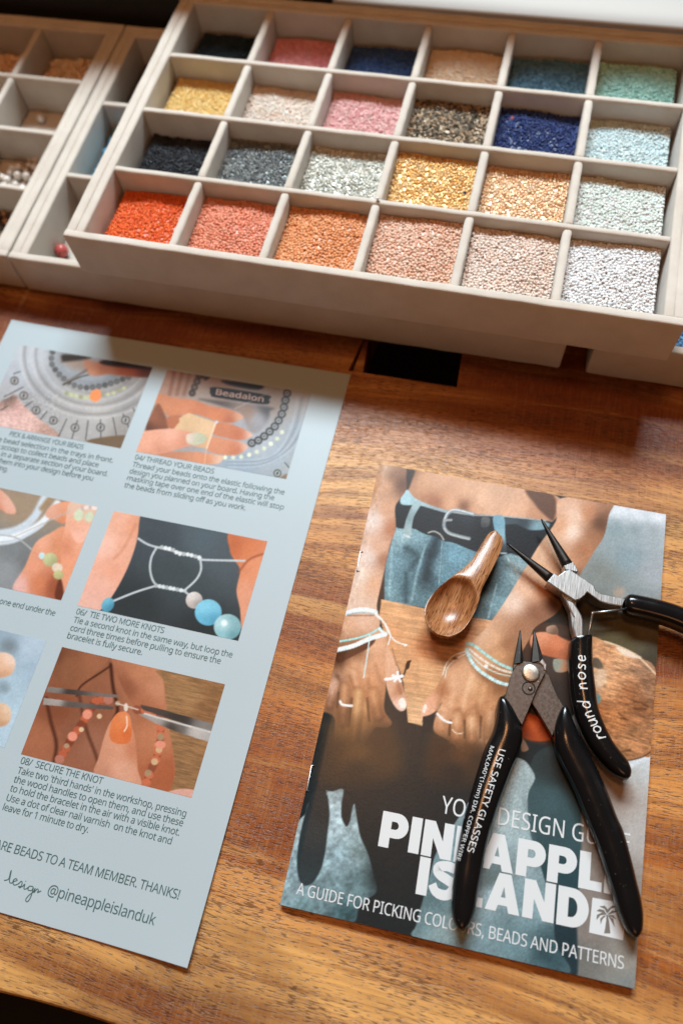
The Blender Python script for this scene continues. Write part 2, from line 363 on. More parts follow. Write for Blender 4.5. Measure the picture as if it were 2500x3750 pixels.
# ------------------------------------------------------------------ seed beads
def bead_unit(R, seg, prof, hole=.22, hgt=.80):
    """little doughnut round z: outer radius 1 scaled by R"""
    v = []; f = []; cr = (1-hole)/2; mr = hole+cr
    for i in range(seg):
        a = 2*math.pi*i/seg
        for k in range(prof):
            b = 2*math.pi*k/prof + .4; rr = mr + cr*math.cos(b); v.append((rr*math.cos(a)*R, rr*math.sin(a)*R, hgt*math.sin(b)*R))
    for i in range(seg):
        for k in range(prof): f.append((i*prof+k, ((i+1) % seg)*prof+k, ((i+1) % seg)*prof+(k+1) % prof, i*prof+(k+1) % prof))
    return np.array(v), np.array(f)
def scatter(wd, dp, sp, r):
    nx = int(wd/(sp)); ny = int(dp/(sp*.87)); pts = []
    for j in range(ny):
        for i in range(nx): pts.append(((i+.5+(j % 2)*.5-.25)/nx*wd, (j+.5)/ny*dp))
    P = np.array(pts) + r.normal(0, sp*.33, (len(pts), 2))
    for _ in range(9):
        d = P[:, None]-P[None]; L = np.sqrt((d**2).sum(2))+1e-9; np.fill_diagonal(L, 1)
        ov = np.clip(sp*.95-L, 0, None)*.5; P += (d/L[..., None]*ov[..., None]).sum(1)*.55
        P[:, 0] = np.clip(P[:, 0], sp*.45, wd-sp*.45); P[:, 1] = np.clip(P[:, 1], sp*.45, dp-sp*.45)
    return P
def rand_rot(n, r, flat=.9):
    """bead axes mostly tipped at random"""
    ax = r.normal(0, 1, (n, 3)); ax[:, 2] *= flat; ax /= np.linalg.norm(ax, axis=1)[:, None]
    h = np.where(np.abs(ax[:, 2:3]) < .9, np.array([[0,0,1.]]), np.array([[1.,0,0]])); u = np.cross(ax, h); u /= np.linalg.norm(u, axis=1)[:, None]
    return np.stack([u, np.cross(ax, u), ax], 2)
def surf_fn(zb, zf, dp, wd, bulge, seed):
    def fn(x, y):
        t = y/dp; base = zf*(1-t) + zb*t
        return base + bulge*np.sin(np.pi*x/wd)*np.sin(np.pi*t)**.7 + .0008*np.sin(x*97+y*41+seed*1.7)*np.cos(y*88-x*37+seed*2) + .0002*np.sin(x*330+seed*3+y*210)
    return fn
DIV = .60
def heap(cell, root, zb, zf, cols, mat, label, R=.00108, seg=7, prof=5, seed=0, bulge=.0016, single=0, slabel=None, name='seed_bead', floor=.0030, cat='beads', group='heaps of seed beads'):
    r = np.random.default_rng(100+seed); x0, x1, y0, y1 = cell; wd, dp = x1-x0, y1-y0; sp = R*1.68
    fn = surf_fn(zb, zf, dp, wd, bulge, seed)
    X = scatter(wd, dp, sp, r); n1 = N = len(X)
    z = fn(X[:, 0], X[:, 1]) - R*.9 + r.normal(0, R*.17, N)
    P = np.column_stack([X[:, 0]+x0, X[:, 1]+y0, np.maximum(z, floor+R)])
    if name == 'seed_bead': sz = R*(1+r.normal(0, .06, N))
    else: sz = R*(1+r.normal(0, .16, N))
    Rm = rand_rot(N, r)
    pal = np.array([lin(c)/DIV for c in cols]); pal *= np.minimum(1, .94/pal.max(1))[:, None]; C = pal[r.integers(0, len(pal), N)]*(1+r.normal(0, .05, (N, 1))); C = np.clip(C, .003, .93)
    Mw = Matrix.Translation(root.location) @ Matrix.Rotation(root.rotation_euler.z, 4, 'Z'); A = np.array(Mw)[:3, :3]; tr = np.array(Mw)[:3, 3]
    Pw = P @ A.T + tr
    pick = np.zeros(N, bool)
    if single:
        d = np.linalg.norm(Pw[:n1]-CAMP, axis=1) - 3*(z[:n1]-fn(X[:n1,0], X[:n1,1])); pick[np.argsort(d)[:single]] = True
    bv, bf = bead_unit(1.0, seg, prof); k = len(bv)
    I = np.where(~pick)[0]
    V = (np.einsum('nij,kj->nki', np.einsum('ij,njk->nik', A, Rm[I]), bv)*sz[I][:, None, None] + Pw[I][:, None]).reshape(-1, 3)
    F = (bf[None] + (np.arange(len(I))*k)[:, None, None]).reshape(-1, 4); CC = np.repeat(C[I], k, 0)
    # the closed body of the heap under the loose top beads
    g = 14; gx, gy = np.meshgrid(np.linspace(0, wd, g), np.linspace(0, dp, g)); gz = np.maximum(fn(gx, gy) - R*.85, floor+.0003)
    gv = np.column_stack([gx.ravel()+x0, gy.ravel()+y0, gz.ravel()]); gv2 = gv.copy(); gv2[:, 2] = floor; ids = np.arange(g*g).reshape(g, g)
    gf = [(ids[j,i], ids[j,i+1], ids[j+1,i+1], ids[j+1,i]) for j in range(g-1) for i in range(g-1)]; o = g*g
    rim = [(0, i) for i in range(g)] + [(j, g-1) for j in range(1, g)] + [(g-1, i) for i in range(g-2, -1, -1)] + [(j, 0) for j in range(g-2, 0, -1)]
    for a in range(len(rim)):
        p, q_ = ids[rim[a]], ids[rim[(a+1) % len(rim)]]; gf.append((p, p+o, q_+o, q_))
    gw = np.concatenate([gv, gv2]) @ A.T + tr; nb = len(V)
    V = np.concatenate([V, gw]); F = np.concatenate([F, np.array(gf)+nb]); CC = np.concatenate([CC, np.repeat(pal.mean(0)[None]*.85, len(gw), 0)])
    ob = link('bead_heap', np_mesh('bead_heap', V, F, CC), mat); tag(ob, label, cat, group, 'stuff')
    if single:
        ms = []
        for c in (pal.mean(0), pal.mean(0)*.88, np.clip(pal.mean(0)*1.1, 0, .93)):
            me = np_mesh('seed_bead', bead_unit(1.0, 10, 6)[0], bead_unit(1.0, 10, 6)[1], np.repeat(c[None], 60, 0)); me.materials.append(mat); ms.append(me)
        for i in np.where(pick)[0]:
            b = link('seed_bead', ms[i % 3]); mm = np.eye(4); mm[:3, :3] = (A @ Rm[i])*sz[i]; mm[:3, 3] = Pw[i]; b.matrix_world = Matrix(mm); tag(b, slabel, 'bead', slabel)
    return ob
# colour of every compartment, front row first: back level, front level, palette, name
mt, gl, ma = M['bead_metal'], M['bead'], M['bead_matte']
def rel(z): return z-ZL-.0002
SPEC = {
 (0,0): (.0445,.0440,[(226,98,44),(232,110,54),(216,86,36)],gl,'deep orange'), (0,1): (.0475,.0465,[(250,160,130),(252,168,140),(248,150,118)],gl,'coral pink'),
 (0,2): (.0485,.0480,[(252,174,122),(253,182,132),(250,164,110)],gl,'light orange'), (0,3): (.0515,.0480,[(244,200,176),(248,210,188),(238,186,158)],gl,'blush copper'),
 (0,4): (.0505,.0490,[(248,226,212),(251,232,220),(244,216,198)],gl,'pale blush'), (0,5): (.0515,.0495,[(246,247,247),(250,250,250),(242,244,244)],ma,'opaque white'),
 (1,0): (.0420,.0420,[(22,24,29),(30,33,40),(17,18,22)],gl,'black'), (1,1): (.0455,.0445,[(98,102,102),(84,88,90),(116,120,118)],mt,'gunmetal grey'),
 (1,2): (.0470,.0455,[(172,172,164),(156,158,150),(190,190,182)],mt,'silver'), (1,3): (.0495,.0465,[(232,190,130),(220,170,104),(240,206,156)],mt,'gold'),
 (1,4): (.0480,.0465,[(228,192,156),(216,172,132),(236,206,176)],mt,'rose gold'), (1,5): (.0480,.0470,[(226,236,228),(220,232,224),(234,242,236)],ma,'pale mint white'),
 (2,0): (.0435,.0430,[(246,206,130),(248,214,146),(240,196,116)],ma,'yellow'), (2,1): (.0440,.0430,[(244,228,214),(248,236,226),(238,216,198)],gl,'pearly cream'),
 (2,2): (.0450,.0445,[(246,190,188),(248,200,196),(242,178,178)],ma,'candy pink'), (2,3): (.0465,.0450,[(96,86,72),(128,114,96),(64,58,50),(150,128,104)],mt,'bronze'),
 (2,4): (.0465,.0450,[(30,46,92),(38,56,104),(26,38,80)],gl,'navy blue'), (2,5): (.0455,.0440,[(204,226,230),(214,232,234),(196,220,226)],ma,'ice blue'),
 (3,0): (.0405,.0400,[(10,26,34),(14,32,40),(8,20,28)],gl,'dark teal'), (3,1): (.0415,.0410,[(196,128,132),(206,142,144),(186,114,120)],gl,'dusty rose'),
 (3,2): (.0420,.0410,[(38,62,104),(46,72,114),(30,52,92)],gl,'denim blue'), (3,3): (.0440,.0430,[(246,218,188),(250,226,202),(240,206,172)],ma,'peach'),
 (3,4): (.0440,.0425,[(70,104,124),(78,114,132),(60,92,112)],gl,'slate blue'), (3,5): (.0460,.0430,[(140,186,178),(152,196,188),(128,176,170)],ma,'turquoise'),
}
NB = {(0,5): 110, (0,4): 90, (0,3): 60, (0,2): 40}
for i, ((j, k), (zb, zf, pal, mat, nm)) in enumerate(SPEC.items()):
    heap(CE[(j, k)], up, rel(zb), rel(zf), pal, mat, f'heap of {nm} seed beads filling its own tray compartment', seg=(10, 9, 8, 8)[j], prof=(6, 6, 5, 5)[j], seed=i,
         single=NB.get((j, k), 0), slabel=f'single {nm} seed bead on top of the {nm} heap')
# loose content of the lower trays
heap(CL[(3,5)], lef, .0090, .0085, [(222,190,160),(230,204,178),(208,172,140)], ma, 'coarse beige chip beads in the shaded corner compartment of the pearl tray', R=.0024, seg=6, prof=4, seed=41, name='chip', group='coarse beads in the pearl tray')
heap(CL[(3,4)], lef, .0085, .0080, [(214,174,140),(204,160,124),(224,190,158)], ma, 'coarse tan beads in shaded compartment second from the tray corner', R=.0024, seg=6, prof=4, seed=42, name='chip', group='coarse beads in the pearl tray')
heap(CL[(2,4)], lef, .0080, .0090, [(222,186,154),(232,204,180),(212,172,138)], ma, 'coarse peach beads in the compartment beside the single pearl', R=.0022, seg=6, prof=4, seed=43, name='chip', group='coarse beads in the pearl tray')
heap(CM[(1,0)], mid_, .0120, .0120, [(70,140,170),(90,160,185),(50,110,150)], gl, 'blue beads half hidden under the upper tray edge', R=.0016, seg=6, prof=4, seed=44, group='beads in the covered tray')
heap(CM[(2,0)], mid_, .0110, .0120, [(22,34,50),(30,44,62),(16,24,36)], gl, 'dark blue beads in the shade under the upper tray edge', R=.0016, seg=6, prof=4, seed=45, group='beads in the covered tray')
heap(CR[(0,0)], rig, .0190, .0190, [(92,140,180),(110,156,192),(78,122,166)], gl, 'sky blue beads in the tray past the black gap', R=.0014, seg=7, prof=5, seed=46, group='beads in the covered tray')
def pearl_mesh(name, r, mat):
    pr = [(r*.14, -r*.80)] + [(r*math.cos(a), r*math.sin(a)) for a in np.linspace(-1.43, 1.43, 13)] + [(r*.14, r*.80)]
    me = lathe(name, pr, 20); me.materials.append(mat); return me
def wloc(root, x, y, z):
    c, s = math.cos(root.rotation_euler.z), math.sin(root.rotation_euler.z); return (root.location.x + c*x - s*y, root.location.y + s*x + c*y, root.location.z + z)
PM = pearl_mesh('pearl', .0029, M['pearl']); PS = pearl_mesh('pearl', .0023, M['pearl'])
def put_pearl(root, x, y, z, me, label, group=None, nm='pearl', cat='pearl'):
    o = link(nm, me); o.location = wloc(root, x, y, z); o.rotation_euler = (random.uniform(.6, 2.4), random.uniform(-1, 1), random.uniform(0, 6)); tag(o, label, cat, group); return o
c = CL[(2,5)]; o = put_pearl(lef, 0, 0, 0, PM, 'single white pearl alone in an empty felt compartment'); pp_ = at(151, 432, .0060); o.location = (pp_[0], pp_[1], .0058)
rr = random.Random(5); TP1 = (0, 0, .4464)
for k, p in enumerate([(85,1415),(150,1442),(213,1396),(222,1448),(268,1480),(160,1372),(35,1520),(86,1548),(128,1512),(190,1552),(240,1352),(292,1372),(342,1306),(300,1312),(20,1450),(60,1480),(250,1300),(110,1380),(-40,1500),(-30,1430)]):
    q_ = at(*tp(TP1, p), .0058); o = put_pearl(lef, 0, 0, 0, PM if k % 2 else PS, 'loose cream pearl in the compartment full of pearls', 'loose pearls in one compartment'); o.location = (q_[0], q_[1], .0030+(.0029 if k % 2 else .0023))
DK = []
for nm_, cc in (('dark_stone', (.05,.03,.02)), ('tan_stone', (.42,.24,.13))): DK.append(pearl_mesh(nm_, .0030, mat_plain(nm_, cc, .3)))
for k, p in enumerate([(10,430),(45,418),(84,438),(58,482),(18,512),(124,428),(104,470),(-30,450),(-20,500),(150,405)]):
    q_ = at(*tp((0, 600, .4464), p), .0060); o = put_pearl(lef, 0, 0, 0, DK[k % 2], ('dark brown' if k % 2 == 0 else 'tan')+' round stone bead in the front corner compartment', ('dark' if k % 2 == 0 else 'tan')+' stone beads', 'stone_bead', 'bead'); o.location = (q_[0], q_[1], .0032+.0030)
pk = at(*tp((0,600,.4464), (505,712)), .0075); o = link('pink_bead', pearl_mesh('pink_bead', .0042, M['pinkbead'])); o.location = (pk[0], pk[1], .0072); o.rotation_euler = (1.2, .4, 0); tag(o, 'glossy pink red round bead in tray corner under the upper tray', 'bead')

def stray(u, v, z, col, mat, label):
    bv, bf = bead_unit(1.0, 10, 6); me = np_mesh('seed_bead', bv*.0010, bf, np.repeat(np.array([lin(col)/.8]), len(bv), 0)); me.materials.append(mat)
    o = link('seed_bead', me); q_ = at(u, v, z); o.location = q_; o.rotation_euler = (.5, .3, 1); tag(o, label, 'bead')
stray(1383, 729, ZT+.0003, (206,206,196), mt, 'stray silver bead lying on a divider crossing of the bead tray')
stray(1700, 707, .0486, (30,40,90), gl, 'stray navy bead resting among rose gold beads'); stray(848, 858, .0482, (60,60,64), gl, 'stray dark bead among the coral pink beads')
stray(1874, 434, .0468, (226,120,110), gl, 'stray coral bead among the navy blue beads')

# ------------------------------------------------------------------ printed pictures: soft shapes laid on a fine grid of the paper
def vnoise(x, y, seed=0):
    xi, yi = np.floor(x).astype(np.int64), np.floor(y).astype(np.int64); fx, fy = x-xi, y-yi; fx = fx*fx*(3-2*fx); fy = fy*fy*(3-2*fy)
    def h(a, b):
        n = (a*374761393 + b*668265263 + seed*974711) & 0x7fffffff; n = ((n ^ (n >> 13))*1274126177) & 0x7fffffff; return ((n ^ (n >> 16)) & 0xffff)/65535.0
    return (h(xi, yi)*(1-fx)+h(xi+1, yi)*fx)*(1-fy) + (h(xi, yi+1)*(1-fx)+h(xi+1, yi+1)*fx)*fy
def fbm(x, y, seed=0, o=3):
    s = 0; a = .5; t = 0
    for k in range(o): s = s + a*vnoise(x*2**k, y*2**k, seed+k); t += a; a *= .5
    return s/t - .5
class Paint:
    def __init__(s, uv): s.X, s.Y = uv[:, 0].copy(), uv[:, 1].copy(); s.C = np.zeros((len(uv), 3)); s.T = N1
    def pts(s, P, T=None): T = T or s.T; return np.array([tp(T, p) for p in P], float)
    def sel(s, P, m):
        return np.where((s.X > P[:, 0].min()-m) & (s.X < P[:, 0].max()+m) & (s.Y > P[:, 1].min()-m) & (s.Y < P[:, 1].max()+m))[0]
    def seg(s, x, y, P, closed):
        d = np.full(len(x), 1e9); n = len(P)
        for i in range(n if closed else n-1):
            a, b = P[i], P[(i+1) % n]; ab = b-a; L = (ab**2).sum()+1e-9; t = np.clip(((x-a[0])*ab[0]+(y-a[1])*ab[1])/L, 0, 1)
            d = np.minimum(d, (x-a[0]-t*ab[0])**2+(y-a[1]-t*ab[1])**2)
        return np.sqrt(d)
    def color(s, I, col, T=None):
        if isinstance(col, tuple) and not isinstance(col[0], tuple): return np.array(col, float)[None].repeat(len(I), 0)
        P = s.pts([c[0] for c in col], T); V = np.array([c[1] for c in col], float); x, y = s.X[I], s.Y[I]
        W = 1.0/(((x[:, None]-P[None, :, 0])**2+(y[:, None]-P[None, :, 1])**2)+480)**1.5
        return (W @ V)/W.sum(1)[:, None]
    def put(s, I, a, c): s.C[I] = s.C[I]*(1-a[:, None]) + c*a[:, None]
    def poly(s, P, col, soft=5, T=None, smooth=True, op=1.0):
        T = T or s.T; Q = s.pts(P, T)
        if smooth: Q = np.array(crom(Q, 5, True))
        I = s.sel(Q, soft+2)
        if not len(I): return s
        x, y = s.X[I], s.Y[I]; ins = np.zeros(len(I), bool); n = len(Q)
        for i in range(n):
            a, b = Q[i], Q[(i+1) % n]
            cnd = ((a[1] > y) != (b[1] > y)); xx = (b[0]-a[0])*(y-a[1])/(b[1]-a[1]+1e-12)+a[0]; ins ^= cnd & (x < xx)
        d = s.seg(x, y, Q, True)*np.where(ins, 1, -1); al = np.clip(d/(soft)+.5, 0, 1); al = al*al*(3-2*al)*op
        s.put(I, al, s.color(I, col, T)); return s
    def stroke(s, P, wd, col, soft=3, T=None, smooth=True, op=1.0):
        T = T or s.T; Q = s.pts(P, T); wd = wd*T[2]
        if smooth and len(Q) > 2: Q = np.array(crom(Q, 5))
        I = s.sel(Q, wd+soft+2)
        if not len(I): return s
        d = wd/2 - s.seg(s.X[I], s.Y[I], Q, False); al = np.clip(d/soft+.5, 0, 1)*op; s.put(I, al, s.color(I, col, T)); return s
    def dots(s, P, r, col, n, T=None, soft=3, shade_=.8):
        T = T or s.T; Q = np.array(crom(s.pts(P, T), 12)); L = np.concatenate([[0], np.cumsum(np.linalg.norm(np.diff(Q, axis=0), axis=1))]); t = np.linspace(0, L[-1], n)
        for k, tt in enumerate(t):
            x, y = np.interp(tt, L, Q[:, 0]), np.interp(tt, L, Q[:, 1]); cc = tuple(np.array(col, float)*(1 if k % 3 else shade_))
            s.ell((x, y), r*T[2], r*T[2], 0, cc, soft, N1)
        return s
    def ell(s, c, rx, ry, ang, col, soft=3, T=None, op=1.0):
        T = T or s.T; k = T[2] if T is not N1 else 1; cx, cy = tp(T, c); rx, ry = rx*k, ry*k
        I = np.where((np.abs(s.X-cx) < max(rx, ry)+soft+2) & (np.abs(s.Y-cy) < max(rx, ry)+soft+2))[0]
        if not len(I): return s
        dx, dy = s.X[I]-cx, s.Y[I]-cy; ca, sa = math.cos(ang), math.sin(ang); u, v = (dx*ca+dy*sa)/rx, (-dx*sa+dy*ca)/ry
        al = np.clip((1-np.sqrt(u*u+v*v))*min(rx, ry)/soft+.5, 0, 1)*op; s.put(I, al, s.color(I, col, T)); return s
    def ringel(s, c, rx, ry, ang, wd, col, soft=2, T=None, op=1.0):
        pts = [(c[0]+rx*math.cos(a)*math.cos(ang)-ry*math.sin(a)*math.sin(ang), c[1]+rx*math.cos(a)*math.sin(ang)+ry*math.sin(a)*math.cos(ang)) for a in np.linspace(0, 2*math.pi, 17)]
        return s.stroke(pts, wd, col, soft, T, True, op)
    def grain(s, P, amp, sx, sy, ang, seed=1, T=None):
        """texture that belongs to the pictured stuff: multiplies the colour inside a shape"""
        T = T or s.T; Q = s.pts(P, T); I = s.sel(Q, 0); x, y = s.X[I], s.Y[I]; ins = np.zeros(len(I), bool); n = len(Q)
        for i in range(n):
            a, b = Q[i], Q[(i+1) % n]; cnd = ((a[1] > y) != (b[1] > y)); xx = (b[0]-a[0])*(y-a[1])/(b[1]-a[1]+1e-12)+a[0]; ins ^= cnd & (x < xx)
        I = I[ins]; x, y = s.X[I], s.Y[I]; ca, sa = math.cos(ang), math.sin(ang); u, v = (x*ca+y*sa)/sx, (-x*sa+y*ca)/sy
        s.C[I] *= (1+2*amp*fbm(u, v, seed))[:, None]; return s
    def albedo(s, div=.80, lo=.006, hi=.88): return np.clip(lin(np.clip(s.C, 0, 255))/div, lo, hi)
def grid_mesh(name, fn, nu, nv, paintfn, div=.80, edge=0.0004):
    """sheet over (u,v) in 0..1 with a small thickness; paintfn(P) colours it by the place each vertex holds"""
    u, v = np.meshgrid(np.linspace(0, 1, nu), np.linspace(0, 1, nv)); V = fn(u.ravel(), v.ravel())
    P = Paint(pix(V)); paintfn(P); C = P.albedo(div)
    ids = np.arange(nu*nv).reshape(nv, nu); F = np.stack([ids[:-1, :-1], ids[:-1, 1:], ids[1:, 1:], ids[1:, :-1]], -1).reshape(-1, 4)
    rim = np.concatenate([ids[0, :], ids[1:, -1], ids[-1, -2::-1], ids[-2:0:-1, 0]]); m = len(rim); lo = V[rim].copy(); lo[:, 2] -= edge
    n0 = len(V); k = np.arange(m); k2 = (k+1) % m; F2 = np.stack([n0+k, n0+m+k, n0+m+k2, n0+k2], -1)
    V2 = np.concatenate([V, V[rim], lo]); C2 = np.concatenate([C, np.repeat(np.array([[.6,.6,.58]]), 2*m, 0)])
    me = np_mesh(name, V2, np.concatenate([F, F2]), C2); return me

# ---- lettering
try: FONT = bpy.data.fonts.load(bpy.utils.system_resource('DATAFILES') + '/fonts/NotoSansMath-Regular.woff2')
except Exception: FONT = None
def text_mesh(body, bold=0.0, spacing=1.0):
    """triangles of a line of lettering: cap height 1, starts at x=0"""
    cu = bpy.data.curves.new('t', 'FONT'); cu.body = body; cu.size = 1; cu.resolution_u = 3; cu.fill_mode = 'FRONT'; cu.offset = bold; cu.space_character = spacing
    if FONT: cu.font = FONT
    ob = bpy.data.objects.new('t', cu); COL.objects.link(ob); dg = bpy.context.evaluated_depsgraph_get(); me = ob.evaluated_get(dg).to_mesh()
    v = np.array([x.co[:] for x in me.vertices]); f = [tuple(p.vertices) for p in me.polygons]
    par = list(range(len(v)))                       # strokes of a letter that cross lie a hair apart
    def find(a):
        while par[a] != a: par[a] = par[par[a]]; a = par[a]
        return a
    for p in f:
        for b in p[1:]: par[find(b)] = find(p[0])
    ids_ = {}
    for i in range(len(v)): v[i, 2] = (ids_.setdefault(find(i), len(ids_)) % 4)*.00002
    ob.evaluated_get(dg).to_mesh_clear(); bpy.data.objects.remove(ob); bpy.data.curves.remove(cu)
    return v, f
CAPH = {}
def caph(bold):
    if bold not in CAPH: v, _ = text_mesh('H', bold); CAPH[bold] = v[:, 1].max()-v[:, 1].min()
    return CAPH[bold]
def text_on(name, body, place, mat, parent, length=None, cap=None, bold=0., spacing=1., right=False, glyphs=None):
    """place(x, y) -> world point; lettering scaled to a length or a cap height"""
    if glyphs: (v, f), ch = glyphs(body), 1.0
    else: (v, f), ch = text_mesh(body, bold, spacing), caph(0.)
    x0, x1 = v[:, 0].min(), v[:, 0].max(); w_ = x1-x0
    if length and cap: sx, sy = length/w_, cap/ch
    elif length: sx = sy = length/w_
    else: sx = sy = cap/ch
    X = (v[:, 0]-x0)*sx; Y = v[:, 1]*sy
    if right: X -= w_*sx
    V = [np.array(place(a, b))+[0, 0, c_] for a, b, c_ in zip(X, Y, v[:, 2])]
    return link(name, pyd(name, V, f, False), mat, parent)
def heavy(body):
    """fat grotesque capitals drawn as outlines with counters, cap height 1"""
    def arc(cx, cy, rx, ry, a0, a1, n=12): return [(cx+rx*math.cos(a), cy+ry*math.sin(a)) for a in np.linspace(math.radians(a0), math.radians(a1), n)]
    G = {'I': (.33, [[(0,0),(.33,0),(.33,1),(0,1)]]), 'L': (.68, [[(0,0),(.68,0),(.68,.25),(.33,.25),(.33,1),(0,1)]]),
     'E': (.70, [[(0,0),(.70,0),(.70,.23),(.33,.23),(.33,.39),(.66,.39),(.66,.61),(.33,.61),(.33,.77),(.70,.77),(.70,1),(0,1)]]),
     'N': (.93, [[(0,0),(.31,0),(.31,.52),(.60,0),(.93,0),(.93,1),(.62,1),(.62,.48),(.33,1),(0,1)]]),
     'A': (1.04, [[(0,0),(.33,0),(.385,.17),(.655,.17),(.71,0),(1.04,0),(.70,1),(.34,1)], [(.45,.38),(.59,.38),(.52,.66)]]),
     'P': (.86, [[(0,0),(.32,0),(.32,.29)]+arc(.50,.645,.36,.355,-90,90)+[(0,1)], [(.32,.53)]+arc(.44,.64,.11,.11,-90,90)+[(.32,.75)]]),
     'D': (.92, [[(0,0)]+arc(.42,.5,.50,.5,-90,90,18)+[(0,1)], [(.32,.25)]+arc(.40,.5,.19,.25,-90,90,12)+[(.32,.75)]])}
    V = []; F = []; x = 0
    for ch in body:
        if ch == 'S':
            c = crom([(.80,.70),(.70,.83),(.45,.885),(.20,.82),(.17,.70),(.30,.60),(.50,.53),(.66,.45),(.69,.31),(.58,.16),(.40,.115),(.18,.17),(.06,.34)], 5); n = len(c)
            for i in range(n):
                d = c[min(i+1, n-1)]-c[max(i-1, 0)]; d /= np.linalg.norm(d); t = i/(n-1); wd = .135 if .1 < t < .9 else .125; nn = np.array([-d[1], d[0]])*wd; b = len(V)
                V += [(x+c[i][0]+nn[0], c[i][1]+nn[1]), (x+c[i][0]-nn[0], c[i][1]-nn[1])]
                if i: F.append((b-2, b-1, b+1, b))
            x += .86+.075; continue
        wd, loops = G[ch]; bm = bmesh.new(); es = []
        for lp in loops:
            vs = [bm.verts.new((a, b, 0)) for a, b in lp]; es += [bm.edges.new((vs[i], vs[(i+1) % len(vs)])) for i in range(len(vs))]
        bmesh.ops.triangle_fill(bm, use_beauty=True, edges=es); bm.verts.index_update(); b = len(V); V += [(x+v_.co.x, v_.co.y) for v_ in bm.verts]; F += [tuple(b+v_.index for v_ in f_.verts) for f_ in bm.faces]; bm.free(); x += wd+.075
    return np.array([(a, b, 0) for a, b in V]), F
def ribbon_on(name, lines, wd, place, mat, parent, sub=5):
    """pen strokes of even width; place(x,y)->world"""
    V = []; F = []
    for ln in lines:
        if len(ln) == 2: ln = [tuple(np.array(ln[0])*(1-t_)+np.array(ln[1])*t_) for t_ in (0, .25, .5, .75, 1)]
        P = np.array(crom(ln, sub), float); n = len(P)
        for i in range(n):
            d = P[min(i+1, n-1)]-P[max(i-1, 0)]; d = d/(np.linalg.norm(d)+1e-9); nn = np.array([-d[1], d[0]])*wd/2
            if i == 0: P[i] = P[i]-d*wd*.4
            b = len(V); V.append(place(*(P[i]+nn))); V.append(place(*(P[i]-nn)))
            if i: F.append((b-2, b-1, b+1, b))
    return link(name, pyd(name, V, F, False), mat, parent)

# ------------------------------------------------------------------ instruction sheet (A4)
sheet = empty('instruction_sheet', (.105, .1485, 0)); tag(sheet, 'pale blue instruction sheet with photos of bracelet steps lying on table', 'paper')
SHI = Matrix.Translation(-sheet.location)
def under(o, root):
    """keep the place while hanging under a thing whose empty stands elsewhere"""
    o.matrix_parent_inverse = root.matrix_basis.inverted(); return o
def sheet_z(x, y): return .00045 + .0022*np.clip((x-.16)/.05, 0, 1)**2*np.clip((.11-y)/.11, 0, 1) + .0005*np.clip((.03-y)/.03, 0, 1)**2 + .0012*np.clip((.06-x)/.06, 0, 1)**2*np.clip((y-.2)/.1, 0, 1)
def sheet_fn(u, v): x, y = u*.21, v*.297; return np.column_stack([x, y, sheet_z(x, y)])
u, v = np.meshgrid(np.linspace(0, 1, 43), np.linspace(0, 1, 61)); V = sheet_fn(u.ravel(), v.ravel()); ids = np.arange(43*61).reshape(61, 43)
F = np.stack([ids[:-1, :-1], ids[:-1, 1:], ids[1:, 1:], ids[1:, :-1]], -1).reshape(-1, 4); rim = np.concatenate([ids[0, :], ids[1:, -1], ids[-1, -2::-1], ids[-2:0:-1, 0]]); m = len(rim); lo = V[rim].copy(); lo[:, 2] -= .00028; k = np.arange(m)
under(link('paper', np_mesh('paper', np.concatenate([V, V[rim], lo]), np.concatenate([F, np.stack([len(V)+k, len(V)+m+k, len(V)+m+(k+1) % m, len(V)+(k+1) % m], -1)])), M['sheet'], sheet), sheet)
def sheet_place(x0, y0, lift=.00011): return lambda a, b: (x0+a, y0+b, float(sheet_z(x0+a, y0+b))+lift)
def photo(x0, x1, y0, y1, fn0, lab, sat=.80, dim=1.0):
    def fn(P):
        fn0(P); big_ = [(-800,1000),(1500,1000),(1500,3600),(-800,3600)]; P.grain(big_, .05, 4.5, 4.5, 0, 81, N1); P.grain(big_, .03, 22, 22, 0, 83, N1); l_ = (P.C @ np.array([.3, .59, .11]))[:, None]; P.C = (l_ + sat*(P.C-l_))*dim
    def g(u, v): x, y = (x0+u*(x1-x0))/1000, (y0+v*(y1-y0))/1000; return np.column_stack([x, y, sheet_z(x, y)+.00009])
    o = under(link('printed_photo', grid_mesh('printed_photo', g, 200, 128, fn, .80, .00007), M['print2'], sheet), sheet); o['label'] = lab; return o
